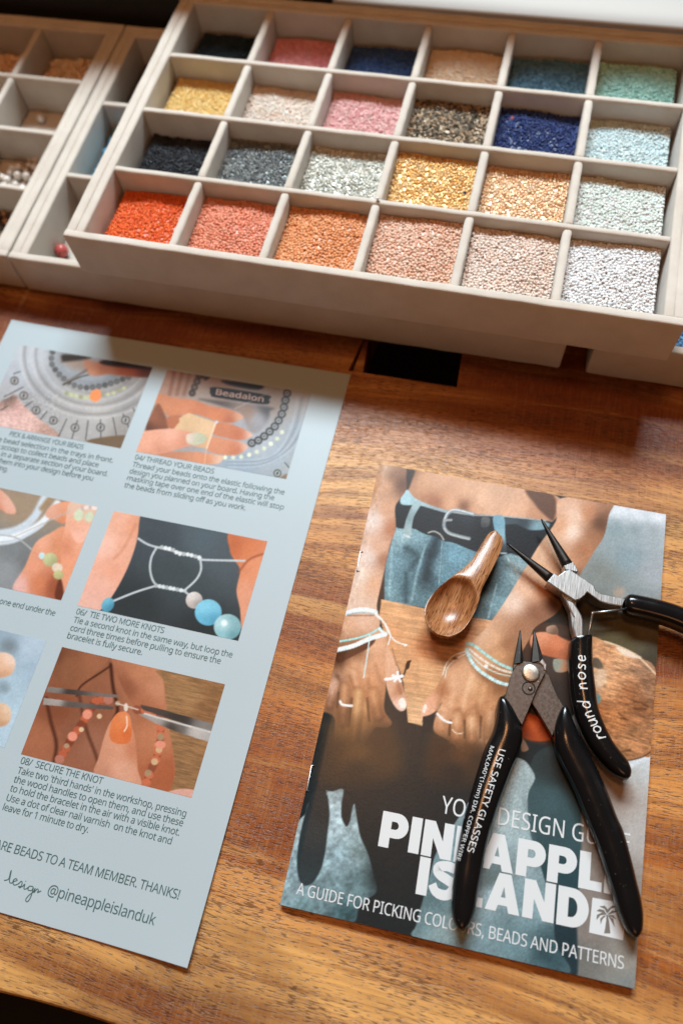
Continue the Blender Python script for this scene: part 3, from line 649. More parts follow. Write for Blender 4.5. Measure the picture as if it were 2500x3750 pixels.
def p03(P):
    P.T = TE; P.C[:] = (150,150,152)
    P.poly([(-300,-100),(1500,-100),(1500,1100),(-300,1100)], [((250,200),(172,178,186)),((400,420),(150,152,156)),((600,600),(160,158,156)),((900,660),(172,168,164)),((1200,520),(140,136,134)),((1150,900),(140,134,128)),((800,850),(158,156,154)),((300,600),(152,150,150)),((150,300),(165,170,178)),((60,480),(160,160,162)),((1000,420),(150,146,142))], 2, smooth=False)
    for r_, c_, w_ in ((620,(120,116,112),26),(560,(188,186,186),22),(520,(122,116,112),20),(470,(182,182,182),16),(400,(124,118,112),14),(660,(190,188,188),14)):
        P.stroke([(880+r_*1.05*math.cos(a), 130+r_*.88*math.sin(a)) for a in np.linspace(.05, 3.3, 24)], w_, c_, 9, op=.55)
    P.ell((830,210), 300, 190, .2, (120,128,136), 25); P.ell((800,230), 250, 140, .2, (150,158,166), 20)
    P.ell((700,200), 130, 60, .3, (160,130,110), 20, op=.7)
    P.dots([(490,100),(480,200),(530,280),(600,350),(700,410),(800,430),(930,415),(1060,380),(1190,330)], 22, (62,64,66), 17, soft=10); P.dots([(490,100),(480,200),(530,280),(600,350),(700,410),(800,430),(930,415),(1060,380),(1190,330)], 10, (130,128,126), 17, soft=6)
    P.poly([(790,160),(900,190),(1020,180),(1420,235),(1390,330),(1150,320),(1000,305),(900,320),(820,300),(780,230)], [((820,190),(190,130,100)),((950,270),(170,92,58)),((1200,280),(160,64,28)),((1350,280),(96,34,12)),((880,300),(200,130,96))], 12)
    P.poly([(930,185),(1050,175),(1420,230),(1420,262),(1100,235),(960,215)], (40,22,14), 12)
    P.poly([(590,120),(830,140),(800,165),(600,190),(575,180)], (58,48,42), 14); P.stroke([(590,400),(700,330),(800,270)], 26, (120,112,104), 5); P.stroke([(590,400),(720,340),(820,310)], 9, (52,48,46), 4)
    P.dots([(620,480),(700,505),(780,520),(840,515)], 20, (178,182,130), 6, soft=6); P.dots([(950,500),(1010,490),(1080,470),(1150,435)], 18, (176,178,128), 5, soft=6)
    P.poly([(850,465),(915,445),(940,490),(925,540),(880,560),(835,530)], (238,128,66), 6)
    P.poly([(80,520),(150,500),(210,580),(330,690),(480,800),(545,860),(500,880),(-60,800),(-100,640)], [((100,540),(110,88,76)),((250,720),(212,168,156)),((130,680),(206,160,150)),((60,760),(214,172,162)),((450,830),(176,136,120)),((180,600),(200,150,140))], 10); P.grain([(0,480),(560,480),(560,900),(0,900)], .18, 5, 5, 0, 3)
    for a, b in (((40,515),(215,425)),((230,605),(305,555)),((375,725),(438,650)),((545,880),(620,720)),((795,915),(818,735)),((1080,875),(1048,705)),((668,900),(718,735)),((936,890),(932,725)),((1195,800),(1140,670)),((10,640),(70,600)),((130,300),(190,280)),((1250,650),(1235,620))): P.stroke([a, b], 8, (58,56,54), 4)
    for c_ in ((137,365),(222,502),(337,638),(497,733),(697,800),(933,797),(1165,730)): P.ell(c_, 37, 37, 0, (156,152,150), 3); P.ringel(c_, 35, 35, 0, 9, (62,62,58), 4); P.ell(c_, 8, 18, .2, (48,46,44), 4)
    P.poly([(800,920),(1190,870),(1130,1000),(1060,985)], (110,86,62), 8)
photo(11.8, 96.4, 226.6, 280.8, p03, 'printed photo of a round grey bead board with an orange bead')
def p04(P):
    P.T = TF; P.poly([(-300,-300),(1900,-300),(1900,1400),(-300,1400)], [((300,150),(170,126,104)),((700,200),(150,112,92)),((600,320),(158,140,128)),((1200,350),(150,130,116)),((1000,480),(150,150,156)),((1400,330),(166,164,162)),((1450,600),(140,152,164)),((1200,800),(150,164,176)),((900,900),(138,156,172)),((1350,950),(150,158,160)),((1050,450),(140,138,142)),((1100,700),(160,168,176))], 2, smooth=False)
    for k in range(4): P.stroke([(330+70*k, 70), (290+62*k, 270)], 26, (126,74,48), 14, op=.75)
    for r_ in range(5): P.stroke([(1560-40*r_, 300), (1480-34*r_, 560), (1330-24*r_, 760), (1080, 890-14*r_), (800, 900-14*r_)], 12, (110,122,134) if r_ % 2 else (176,188,198), 8, op=.6)
    P.poly([(760,150),(1085,190),(1060,230),(900,210),(780,180)], (30,20,16), 14); P.poly([(570,110),(640,120),(600,150)], (60,36,26), 10)
    P.poly([(560,310),(1150,380),(1160,420),(1140,500),(1050,600),(980,580),(900,440),(700,360)], [((700,340),(84,72,66)),((1130,400),(70,68,70)),((1050,480),(150,152,160)),((980,430),(146,112,92))], 16)
    P.poly([(640,240),(690,208),(1130,275),(1153,315),(1110,358),(700,300),(650,280)], (22,17,15), 5)
    for a in (((550,110),(480,290)), ((1310,260),(1270,440))):
        pass
    P.dots([(550,110),(530,155),(505,210),(485,260)], 30, (70,56,48), 4, soft=6); P.dots([(550,110),(530,155),(505,210),(485,260)], 13, (128,104,90), 4, soft=5)
    L = [(1310,262),(1295,325),(1283,380),(1268,432),(1243,485),(1212,538),(1165,588),(1115,632),(1062,670),(1002,695)]
    P.dots(L, 36, (56,56,56), 10, soft=5, shade_=1); P.dots(L, 20, (150,152,154), 10, soft=4, shade_=1); P.dots(L, 8, (50,50,50), 10, soft=3, shade_=1)
    P.dots([(770,820),(915,815),(1050,770),(1120,735),(1225,655),(1265,600)], 18, (196,202,170), 9, soft=5, shade_=1.1)
    # hand
    P.poly([(180,265),(330,300),(500,320),(640,370),(800,400),(900,440),(930,480),(880,500),(820,520),(690,500),(500,440),(300,460),(220,400),(160,330)], [((250,340),(196,116,74)),((450,380),(204,118,74)),((700,450),(206,112,64)),((900,480),(206,150,118)),((820,500),(176,84,44)),((550,430),(196,106,62))], 6)
    P.poly([(80,580),(140,420),(190,350),(240,430),(280,560),(200,580)], [((150,480),(150,84,54)),((110,560),(96,52,36)),((220,450),(130,70,44))], 10)
    P.poly([(270,470),(400,460),(450,560),(350,580),(280,560)], (180,98,60), 10)
    P.poly([(690,520),(800,525),(930,570),(1010,620),(980,650),(890,672),(780,650),(660,610)], [((750,560),(196,110,68)),((900,620),(186,92,52)),((990,620),(218,168,144))], 5); P.poly([(640,640),(780,660),(920,690),(970,725),(930,770),(850,800),(700,790),(600,740)], [((720,700),(206,126,86)),((880,750),(190,98,56)),((950,730),(220,170,150))], 5)
    P.poly([(200,780),(500,770),(720,800),(760,820),(720,870),(640,880),(500,880),(230,820)], [((300,800),(190,116,80)),((600,830),(206,126,84)),((740,820),(216,170,140))], 5)
    P.poly([(325,570),(375,510),(370,480),(450,432),(560,470),(692,515),(610,742),(480,720),(400,640)], [((450,500),(206,164,116)),((600,600),(212,170,124)),((560,700),(200,150,104))], 4, smooth=False); P.stroke([(692,515),(610,742)], 10, (226,196,160), 3)
    P.poly([(-40,640),(80,590),(300,570),(430,590),(520,610),(610,640),(600,690),(520,715),(420,730),(200,790),(0,780)], [((100,680),(222,150,118)),((300,620),(226,158,128)),((400,700),(206,128,96)),((200,760),(206,130,98))], 6)
    P.poly([(440,620),(540,605),(610,640),(590,690),(500,712),(440,690)], [((480,650),(226,190,172)),((550,660),(160,168,136)),((580,640),(170,176,140)),((520,690),(172,180,150))], 5)
    P.stroke([(590,880),(610,740)], 4, (226,180,150), 3); P.ell((698,512), 11, 11, 0, (176,200,214), 3); P.stroke([(850,400),(1130,268)], 4, (186,176,166), 3, op=.8)
    P.ell((1225,958), 30, 30, 0, (150,158,156), 3); P.ringel((1225,958), 30, 30, 0, 9, (60,62,58), 3); P.ell((1225,958), 8, 14, .3, (50,50,48), 3); P.stroke([(1290,865),(1340,925)], 8, (60,62,60), 3)
    P.poly([(1240,1000),(1330,960),(1330,1050),(1270,1030)], (132,106,82), 8)
photo(105.6, 191.2, 226.4, 280.7, p04, 'printed photo of a hand holding tape over a thread')
def p05(P):
    P.T = TZ; P.poly([(-600,200),(900,200),(900,1500),(-600,1500)], [((150,560),(150,126,100)),((250,500),(146,124,100)),((100,900),(112,118,120)),((60,1050),(132,136,138)),((200,950),(106,108,108)),((-200,600),(150,126,104)),((-200,1000),(120,124,124))], 2, smooth=False)
    P.stroke([(-300,760),(0,755),(150,720),(260,640),(330,520),(370,440)], 60, (180,192,202), 10); P.stroke([(-300,800),(0,800),(150,770),(330,670),(450,520)], 50, (206,214,220), 10); P.stroke([(330,560),(400,470)], 40, (150,120,84), 12); P.stroke([(-300,850),(60,830),(230,760),(330,690)], 24, (186,196,204), 8)
    P.poly([(-100,380),(40,440),(120,550),(120,600),(60,600),(0,570),(-120,620)], [((60,520),(216,158,136)),((-20,560),(200,120,86))], 8)
    P.poly([(360,590),(420,530),(560,500),(590,520),(555,620),(500,680),(430,650),(370,630)], [((420,590),(212,150,124)),((530,560),(220,140,100)),((500,660),(206,116,72))], 8)
    P.poly([(100,1190),(200,1010),(280,830),(400,750),(500,700),(540,800),(520,1200),(470,1280),(240,1240)], [((350,820),(224,150,116)),((250,1000),(216,136,100)),((300,1150),(206,112,68)),((430,1180),(150,70,40)),((150,1160),(214,160,150)),((450,850),(206,124,82))], 8)
    P.poly([(560,500),(780,540),(700,800),(560,1120),(490,1280),(480,900),(510,700)], [((620,700),(226,150,116)),((560,1000),(222,138,98)),((700,600),(206,170,146)),((540,860),(206,120,82)),((640,560),(210,168,144)),((600,850),(226,150,114))], 6)
    P.poly([(470,1100),(500,1200),(490,1280),(430,1250)], (100,44,26), 10)
    P.ell((618,612), 36, 46, .2, (186,196,162), 6); P.ell((700,625), 34, 40, .3, (186,194,160), 6); P.dots([(650,560),(700,550),(750,560)], 14, (220,196,186), 6, soft=5); P.poly([(560,700),(580,800),(640,830),(690,780),(700,700)], [((620,760),(228,166,140)),((600,720),(220,150,120))], 8)
    P.stroke([(-200,760),(100,780),(250,880)], 12, (158,162,162), 5); P.stroke([(120,780),(400,650),(560,575)], 7, (176,166,156), 4)
    P.ell((330,930), 24, 26, 0, (172,206,212), 4); P.ell((395,960), 56, 52, -.4, [((370,940),(186,188,132)),((420,990),(150,150,96))], 5); P.ell((428,1005), 20, 16, 0, (120,150,140), 4); P.ell((450,1025), 42, 38, .3, (206,186,160), 5); P.ell((460,1080), 40, 36, .2, [((450,1070),(190,188,124)),((470,1100),(150,140,86))], 5)
photo(12.0, 96.6, 137.6, 190.4, p05, 'printed photo of fingers with a thread and green beads')
def p06(P):
    P.T = T3; P.poly([(300,800),(1250,800),(1250,1500),(300,1500)], [((700,1000),(62,70,76)),((900,1000),(74,88,96)),((600,1300),(44,50,52)),((900,1420),(40,46,48)),((800,1150),(58,68,72)),((1000,1050),(72,82,88))], 2, smooth=False)
    P.poly([(480,840),(610,850),(614,930),(600,1020),(560,1130),(500,1240),(440,1310),(330,1330),(340,1250)], [((540,900),(222,158,128)),((590,930),(214,136,100)),((470,1020),(228,170,148)),((550,1040),(220,150,118)),((450,1200),(220,156,132)),((400,1280),(216,158,138)),((500,1130),(222,146,114))], 6); P.stroke([(600,930),(550,1030),(505,1080)], 9, (196,120,86), 10, op=.7)
    P.poly([(1020,960),(1200,990),(1180,1100),(1080,1400),(1060,1300),(1045,1220),(1060,1130),(1030,1080),(1015,1040)], [((1100,1050),(206,108,60)),((1130,1100),(216,130,86)),((1090,1250),(214,136,100)),((1040,1030),(190,92,48))], 6); P.stroke([(1055,1140),(1100,1085),(1160,1060)], 8, (150,66,34), 8, op=.8)
    for a in ([(612,992),(660,1020),(740,1040),(880,1075),(890,1085),(1080,1090)], [(690,1035),(668,1080),(665,1140),(690,1195),(760,1215),(820,1222)], [(885,1085),(888,1130),(865,1175),(810,1225)], [(500,1268),(600,1228),(690,1200)], [(810,1220),(835,1240)]): P.stroke(a, 9, (176,184,188), 4)
    P.dots([(715,1030),(760,1040),(790,1058),(830,1062),(880,1075)], 9, (206,212,214), 11, soft=4); P.dots([(690,1200),(740,1208),(800,1220)], 9, (196,204,206), 8, soft=4)
    P.ell((477,1285), 26, 34, .5, [((470,1270),(96,176,200)),((490,1300),(50,120,150))], 4)
    P.ell((858,1264), 37, 37, 0, [((850,1245),(220,216,212)),((875,1280),(120,110,104)),((845,1285),(176,160,150)),((870,1250),(190,180,172))], 3); P.ell((920,1318), 59, 58, 0, [((905,1300),(120,196,222)),((940,1350),(62,140,172)),((900,1340),(80,164,196)),((945,1290),(104,180,206))], 4); P.ell((1005,1382), 60, 57, 0, [((990,1370),(170,206,210)),((1030,1420),(84,138,148)),((985,1420),(120,176,184)),((1030,1350),(110,160,166))], 4); P.ell((990,1365), 14, 14, 0, (206,226,228), 8)
photo(106.0, 191.0, 136.8, 190.0, p06, 'printed photo of a knotted clear cord with blue beads')
def p07(P):
    P.T = TZ; P.poly([(-800,1400),(500,1400),(400,2500),(-800,2500)], [((50,1650),(128,150,166)),((250,1650),(160,180,196)),((80,1900),(150,176,192)),((280,1800),(142,166,184)),((150,2200),(160,186,202)),((-200,1900),(140,160,176))], 2, smooth=False)
    P.ell((70,1640), 60, 50, 0, (112,126,134), 30); P.ell((30,1960), 40, 40, 0, (120,140,150), 25)
    P.poly([(-200,1690),(0,1685),(80,1700),(120,1750),(110,1830),(40,1880),(-200,1890)], [((20,1780),(214,166,132)),((90,1740),(222,190,170)),((30,1860),(196,140,100))], 10); P.poly([(-200,2070),(0,2080),(70,2110),(92,2170),(70,2240),(0,2270),(-200,2280)], [((10,2170),(206,160,120)),((70,2150),(214,180,150)),((10,2260),(180,130,90))], 10)
photo(12.0, 97.2, 64.2, 116.4, p07, 'printed photo of fingertips over a pale blue board')
def p08(P):
    P.T = T4; P.poly([(0,-60),(1100,-60),(1100,800),(0,800)], [((300,60),(146,84,52)),((420,60),(150,86,54)),((260,300),(140,72,42)),((180,430),(176,100,64)),((450,300),(150,84,54)),((420,450),(166,100,72)),((620,150),(190,112,72)),((680,350),(196,120,82)),((680,500),(190,106,66)),((330,400),(146,84,56)),((520,500),(150,80,50))], 2, smooth=False)
    P.poly([(215,0),(480,60),(360,190),(350,210),(240,150)], [((300,100),(150,88,54)),((420,90),(166,96,60)),((260,60),(120,64,38))], 8)
    P.stroke([(500,100),(440,140),(360,195),(340,240)], 8, (80,36,20), 6); P.stroke([(205,250),(225,350),(250,450),(240,530)], 14, (84,38,22), 12); P.stroke([(490,100),(500,200),(520,300),(500,350)], 14, (70,30,18), 10); P.stroke([(350,230),(380,380),(430,520),(430,590)], 12, (96,48,30), 12)
    P.poly([(500,60),(700,100),(722,160),(730,280),(760,480),(770,600),(740,665),(600,620),(560,520),(600,330),(540,200)], [((620,150),(200,122,80)),((700,200),(206,130,90)),((690,400),(200,118,76)),((740,600),(180,90,50)),((640,300),(180,100,62)),((560,200),(150,80,50))], 8)
    P.poly([(705,125),(1000,190),(850,700),(760,660),(775,560),(740,330),(725,180)], [((850,250),(166,118,70)),((950,220),(150,100,56)),((850,420),(156,108,64)),((820,600),(150,104,62)),((900,300),(140,92,52))], 6); P.grain([(705,125),(1000,190),(850,700),(760,660),(775,560),(740,330),(725,180)], .22, 40, 4, .22, 5)
    P.poly([(740,665),(800,650),(870,660),(860,705),(760,680)], (224,160,140), 6)
    # nail and finger
    P.poly([(425,600),(440,500),(480,370),(530,320),(580,370),(600,450),(608,560),(615,640)], [((470,480),(216,140,104)),((540,560),(230,160,126)),((590,480),(206,120,80)),((450,590),(200,130,98)),((520,470),(226,150,112))], 6)
    P.poly([(485,420),(495,350),(525,312),(565,315),(582,360),(580,425),(560,450),(510,448)], [((520,370),(238,122,58)),((560,400),(226,100,40)),((505,430),(230,110,50)),((560,340),(240,134,76))], 4); P.stroke([(560,330),(562,370),(550,395)], 6, (250,206,176), 3)
    # bead strings
    LS = [(482,256),(430,258),(395,310),(358,370),(318,428),(286,482),(262,522)]; P.stroke(LS, 30, (120,52,30), 8); P.dots(LS, 19, (196,88,52), 13, soft=5, shade_=.7); P.dots([(480,256),(404,300),(315,428),(264,520)], 21, (240,140,110), 4, soft=5); P.dots([(520,272),(345,400),(295,460)], 11, (224,186,140), 4, soft=4)
    RS = [(605,300),(660,308),(704,350),(710,410),(702,470),(690,520),(666,570),(648,622)]; P.stroke(RS, 28, (130,58,34), 8); P.dots(RS, 19, (214,104,64), 12, soft=5, shade_=.72); P.dots([(710,420),(697,500),(655,580)], 15, (214,170,120), 4, soft=4); P.ell((708,455), 24, 18, 0, (238,140,108), 4); P.stroke([(515,272),(560,285),(610,300)], 6, (214,190,170), 3); P.ell((557,290), 9, 18, 0, (226,206,190), 3)
    # tweezers
    P.poly([(212,198),(520,235),(525,248),(300,232),(206,222)], [((260,205),(140,130,122)),((300,225),(60,50,46)),((480,240),(120,106,96))], 3, smooth=False); P.poly([(195,248),(505,287),(500,300),(350,292),(190,278)], [((260,260),(176,166,158)),((300,282),(84,72,66)),((480,295),(90,78,70))], 3, smooth=False)
    P.poly([(620,278),(720,300),(940,362),(935,405),(760,345),(630,300)], [((680,295),(80,66,58)),((800,335),(60,52,48)),((900,370),(130,122,116))], 3, smooth=False); P.poly([(614,322),(640,318),(760,352),(938,400),(920,442),(800,405),(690,362)], [((700,340),(170,160,152)),((800,375),(110,100,94)),((860,390),(196,188,180)),((760,388),(64,54,48))], 3, smooth=False); P.stroke([(640,318),(760,352),(935,400)], 8, (206,200,194), 3)
photo(106.2, 190.8, 63.2, 115.2, p08, 'printed photo of tweezers holding an orange bead bracelet', .82, .90)
M['ink_pink'] = mat_plain('print_pink', (.50,.30,.24), .5)
def pill(x, y): p = tat(TF, (x, y), .0006); return (p[0], p[1], float(sheet_z(p[0], p[1]))+.00018)
def pill_text(a, b):
    d = np.array([1105-690, 338-272.]); L_ = np.linalg.norm(d); d /= L_; n_ = np.array([d[1], -d[0]]); p = np.array([690, 272.])+d*a+n_*b; return pill(*p)
under(text_on('printed_text', 'Beadalon', pill_text, M['ink_pink'], sheet, length=418, cap=48, bold=0.012), sheet)
def line(body, x0, y, x1=None, cap=2.95, bold=0., right=None, sp=.95):
    if right is not None: o = text_on('printed_text', body, sheet_place(right/1000, y/1000), M['ink'], sheet, cap=cap/1000, bold=bold, spacing=sp, right=True)
    else: o = text_on('printed_text', body, sheet_place(x0/1000, y/1000), M['ink'], sheet, length=(x1-x0)/1000, cap=cap/1000, bold=bold, spacing=sp)
    return under(o, sheet)
line('PICK & ARRANGE YOUR BEADS', 30.6, 221.8, 75.6); line('e the bead selection in the trays in front.', 18.2, 217.2, 95.0); line('e scoop to collect beads and place', 26.2, 213.0, 88.0); line('ce in a separate section of your board.', 26.0, 208.8, 95.0); line('them into your design before you', 30.6, 204.6, 88.0); line('ing.', 33.6, 200.4, 38.8)
line('04/ THREAD YOUR BEADS', 106.3, 221.7, 151.9); line('Thread your beads onto the elastic following the', 106.4, 217.2, 192.4); line('design you planned on your board. Having the', 106.3, 213.0, 188.0); line('masking tape over one end of the elastic will stop', 106.4, 208.8, 194.4); line('the beads from sliding off as you work.', 106.3, 204.4, 174.8)
line('one end under the', 65.5, 129.2, 96.3)
line('06/  TIE TWO MORE KNOTS', 106.6, 132.5, 153.6); line('Tie a second knot in the same way, but loop the', 106.8, 128.2, 190.3); line('cord three times before pulling to ensure the', 106.8, 124.0, 185.6); line('bracelet is fully secure.', 106.8, 119.9, 146.6)
line('08/  SECURE THE KNOT', 107.4, 59.3, 148.6); line("Take two 'third hands' in the workshop, pressing", 107.6, 54.9, 190.6); line('the wood handles to open them, and use these', 107.5, 50.9, 190.5); line('to hold the bracelet in the air with a visible knot.', 107.4, 46.9, 190.2); line('Use a dot of clear nail varnish  on the knot and', 107.4, 42.7, 187.8); line('leave for 1 minute to dry.', 107.4, 38.6, 149.6)
line('ARE BEADS TO A TEAM MEMBER. THANKS!', 110.2, 23.0, 198.0, 3.7, 0.); line('@pineappleislanduk', 141.0, 11.2, 191.0, 4.3, 0.)
def dz(x, y): u, v = tp(T4, (x, y)); p = at(u, v, .0005); return (p[0], p[1], float(sheet_z(p[0], p[1]))+.00011)
under(ribbon_on('printed_text', [[(22,1054),(40,1048),(48,1020),(52,1012),(44,1056),(52,1066),(66,1058),(78,1054),(72,1046),(60,1056),(64,1074),(82,1070),(96,1058),(100,1066),(92,1086),(84,1080),(100,1082),(112,1070),(108,1090),(116,1092),(128,1084)], [(116,1058),(117,1059)], [(148,1082),(132,1080),(126,1096),(142,1098),(150,1086),(138,1128),(124,1148),(116,1140),(130,1120),(150,1104),(158,1088),(152,1108),(166,1092),(172,1098),(168,1108),(184,1100)]], 4.2, dz, M['ink'], sheet), sheet)

# ------------------------------------------------------------------ guide booklet (A5)
BZ = dict(TL=.0034, TR=.0034, BR=.0040, BL=.0036)
cTL, cTR, cBR, cBL = at(1388,1698,BZ['TL']), at(2437,1884,BZ['TR']), at(2322,3621,BZ['BR']), at(1024,3313,BZ['BL'])
booklet = empty('booklet', (float((cTL+cBR)[0]/2), float((cTL+cBR)[1]/2), 0)); tag(booklet, 'design guide booklet with hands, jeans and bracelets on its cover', 'booklet')
def book_fn(u, v):
    u_, v_ = u[:, None], v[:, None]; P = (cBL*(1-u_)+cBR*u_)*(1-v_) + (cTL*(1-u_)+cTR*u_)*v_
    P[:, 2] += .0007*np.sin(np.pi*u)*np.sin(np.pi*v) - .0011*np.clip((.035-u)/.035, 0, 1)**2 + .0004*np.clip((u-.9)/.1, 0, 1)**2*np.sin(np.pi*v); return P
def book_z(x, y):
    u = np.clip((x-cBL[0])/(cBR[0]-cBL[0]), 0, 1); v = np.clip((y-cBL[1])/(cTL[1]-cBL[1]), 0, 1); return float(book_fn(np.array([u]), np.array([v]))[0, 2])
def cover(P):
    P.C[:] = (30,36,38)
    # blurred garden behind, sky at the top
    P.poly([(1100,-40),(1500,20),(1480,1000),(1000,900),(900,500)], [((1200,30),(204,208,214)),((1420,70),(206,210,216)),((1300,60),(206,210,216)),((1180,130),(124,140,144)),((1400,140),(142,152,156)),((1290,130),(128,142,146)),((1250,300),(126,142,148)),((1400,400),(150,156,160)),((1300,550),(130,136,138)),((1100,400),(118,122,118)),((1350,700),(104,98,84)),((1250,750),(84,74,50)),((1400,900),(60,54,42)),((1150,800),(80,70,46)),((1050,650),(58,50,38))], 4, T5)
    P.ell((1200,500), 30, 30, 0, (168,140,122), 20, T5, .7)
    P.poly([(690,560),(960,540),(960,800),(700,740)], (40,36,33), 30, T5)
    # right part of the lower cover: grey board, pale basin
    P.poly([(870,-60),(1400,-60),(1370,200),(1258,1700),(882,1620),(888,1200),(905,750),(860,400)], [((1250,300),(166,168,166)),((1150,420),(156,140,130)),((1300,700),(166,162,158)),((1000,420),(128,112,100)),((950,800),(122,112,104)),((950,1300),(122,114,108)),((1230,1500),(136,132,124)),((900,1500),(104,104,100)),((1230,1680),(120,124,122)),((1330,260),(184,188,190)),((1100,1000),(128,118,110))], 6, T6)
    P.stroke([(1150,330),(1260,250),(1370,190)], 36, (196,202,206), 10, T6)
    # stump
    P.poly([(440,-20),(560,-5),(690,40),(830,120),(968,255),(935,845),(850,900),(720,925),(600,800),(500,640),(440,300)], [((560,120),(192,138,98)),((700,150),(186,140,104)),((850,200),(150,112,86)),((900,400),(136,98,72)),((620,350),(196,142,100)),((750,420),(150,96,60)),((840,500),(110,70,44)),((650,600),(166,108,66)),((880,700),(150,104,70)),((760,800),(156,108,72)),((500,300),(196,160,130)),((520,540),(150,92,54))], 4, TD_)
    P.grain([(440,-20),(690,40),(968,255),(935,845),(720,925),(500,640)], .30, 60, 7, .3, 11, TD_); P.grain([(440,-20),(690,40),(968,255),(935,845),(720,925),(500,640)], .25, 14, 5, .3, 13, TD_)
    P.poly([(650,40),(730,60),(850,125),(780,125),(700,95)], (214,196,178), 8, TD_); P.poly([(465,135),(510,130),(548,190),(520,215),(470,190)], (92,82,68), 8, TD_); P.poly([(495,405),(528,425),(525,470),(500,480)], (98,126,126), 6, TD_); P.poly([(480,240),(570,220),(560,330),(490,350)], (206,178,150), 16, TD_, op=.6)
    for a in ([(790,470),(850,480),(900,510)], [(800,520),(880,530)], [(670,560),(720,600)], [(690,600),(740,610)], [(620,870),(760,850)]): P.stroke(a, 12, (70,42,26), 8, TD_, op=.8)
    P.stroke([(560,-2),(690,44),(830,124),(966,260)], 12, (212,186,156), 5, TD_); P.stroke([(600,915),(720,930),(850,905),(935,850)], 9, (70,48,34), 5, TD_)
    # rusty clamp and dark things under the tools
    P.poly([(640,700),(920,700),(940,900),(900,1340),(800,1380),(640,1300),(600,900)], [((800,900),(66,54,48)),((700,1000),(52,40,34)),((860,1100),(48,40,36)),((660,760),(70,46,34))], 16, T5)
    P.poly([(700,745),(760,728),(860,742),(930,775),(915,888),(850,880),(740,850),(690,800)], [((760,750),(206,138,104)),((850,800),(196,118,82)),((800,860),(166,92,60)),((900,850),(150,84,56))], 6, T5); P.poly([(785,700),(835,690),(850,740),(790,735)], [((800,705),(170,140,120)),((830,730),(90,64,50))], 4, T5); P.poly([(850,740),(925,750),(920,780),(860,755)], (60,46,38), 8, T5)
    P.poly([(825,885),(905,895),(905,950),(835,955)], [((850,920),(120,140,132)),((890,930),(190,120,84))], 5, T5); P.poly([(640,1200),(740,1215),(830,1270),(800,1350),(650,1335)], [((700,1240),(196,88,42)),((760,1300),(150,64,30)),((660,1320),(120,50,26))], 8, T5); P.poly([(640,1330),(680,1400),(640,1410)], (120,90,72), 5, T5)
    # torso
    P.poly([(560,95),(1600,300),(1600,520),(1400,490),(1020,462),(860,435),(690,385),(600,335),(570,270)], [((680,200),(196,150,116)),((800,200),(196,152,122)),((1000,300),(204,160,128)),((770,385),(150,98,70)),((985,405),(104,64,42)),((1040,420),(206,158,126)),((1100,350),(214,172,142)),((1250,300),(190,150,122)),((1350,430),(204,160,130)),((1500,460),(176,128,98)),((620,160),(140,100,76)),((880,380),(206,158,124))], 4, T7)
    P.poly([(1420,280),(1620,320),(1620,500),(1540,450),(1480,380)], (92,62,46), 14, T7); P.poly([(520,100),(625,120),(600,220),(575,280),(548,290),(545,200)], (58,44,38), 9, T7)
    # jeans
    J = [(480,520),(560,540),(620,560),(700,600),(860,640),(1050,715),(1200,750),(1290,735),(1420,780),(1460,830),(1400,930),(1160,1230),(1080,1205),(690,1128),(395,1068),(405,900),(440,680)]
    P.poly(J, [((530,620),(156,190,198)),((600,740),(84,114,124)),((480,800),(116,156,170)),((650,850),(98,134,148)),((720,900),(46,66,74)),((740,735),(60,84,94)),((800,850),(116,156,170)),((900,750),(118,168,188)),((560,1000),(58,88,98)),((620,1020),(108,144,154)),((480,1000),(124,164,174)),((720,1050),(92,128,138)),((1150,950),(66,90,96)),((1250,850),(100,130,140)),((1350,850),(156,180,184)),((1200,1100),(122,158,168)),((1120,1150),(84,108,114)),((650,620),(130,168,180)),((700,980),(60,84,92)),((860,900),(104,146,162))], 4, T7)
    for a, c_, w_ in (([(560,700),(640,760),(600,840)],(60,84,92),40),([(700,680),(640,880),(600,1080)],(140,176,184),16),([(790,600),(760,700),(730,770)],(36,50,58),60),([(560,880),(560,1090)],(54,82,92),24),([(820,640),(795,960)],(150,186,196),6),([(960,720),(950,840)],(140,170,180),5),([(1000,720),(990,800)],(140,170,180),5),([(720,820),(700,920)],(36,52,58),60),([(460,680),(440,1040)],(146,182,190),18),([(1170,800),(1130,1000)],(44,62,70),50),([(1280,760),(1390,920)],(176,180,172),8),([(1210,960),(1150,1200)],(146,176,184),12)): P.stroke(a, w_, c_, w_*.4, T7, op=.8)
    Ij = np.where((P.X > 1380) & (P.X < 1960) & (P.Y > 1900) & (P.Y < 2290) & (P.C[:, 2] > P.C[:, 0]+8))[0]; P.C[Ij] = (P.C[Ij]*.9 + P.C[Ij].mean(1)[:, None]*.1)*.90
    P.grain(J, .24, 6, 4, .7, 21, T7)
    # belt
    P.poly([(485,385),(600,392),(690,395),(860,440),(1050,455),(1200,470),(1400,490),(1620,520),(1560,640),(1470,780),(1380,735),(1290,742),(1200,765),(1050,722),(900,662),(820,645),(740,595),(620,562),(484,545)], [((560,470),(30,30,33)),((700,500),(34,35,38)),((950,560),(38,38,40)),((1100,560),(30,30,32)),((1400,600),(27,28,31)),((1000,480),(46,48,52))], 4, T7)
    P.poly([(528,385),(530,320),(568,280),(612,330),(672,365),(760,400),(862,430),(858,450),(690,402),(640,392)], [((560,330),(160,192,200)),((640,370),(150,176,182)),((800,420),(140,156,160))], 4, T7); P.stroke([(860,437),(1050,462),(1200,468),(1400,486),(1560,505)], 10, (150,160,162), 4, T7)
    P.poly([(1230,485),(1560,510),(1568,560),(1450,570),(1350,530),(1270,530)], [((1300,510),(60,72,78)),((1500,560),(120,150,160)),((1400,520),(46,54,60))], 8, T7)
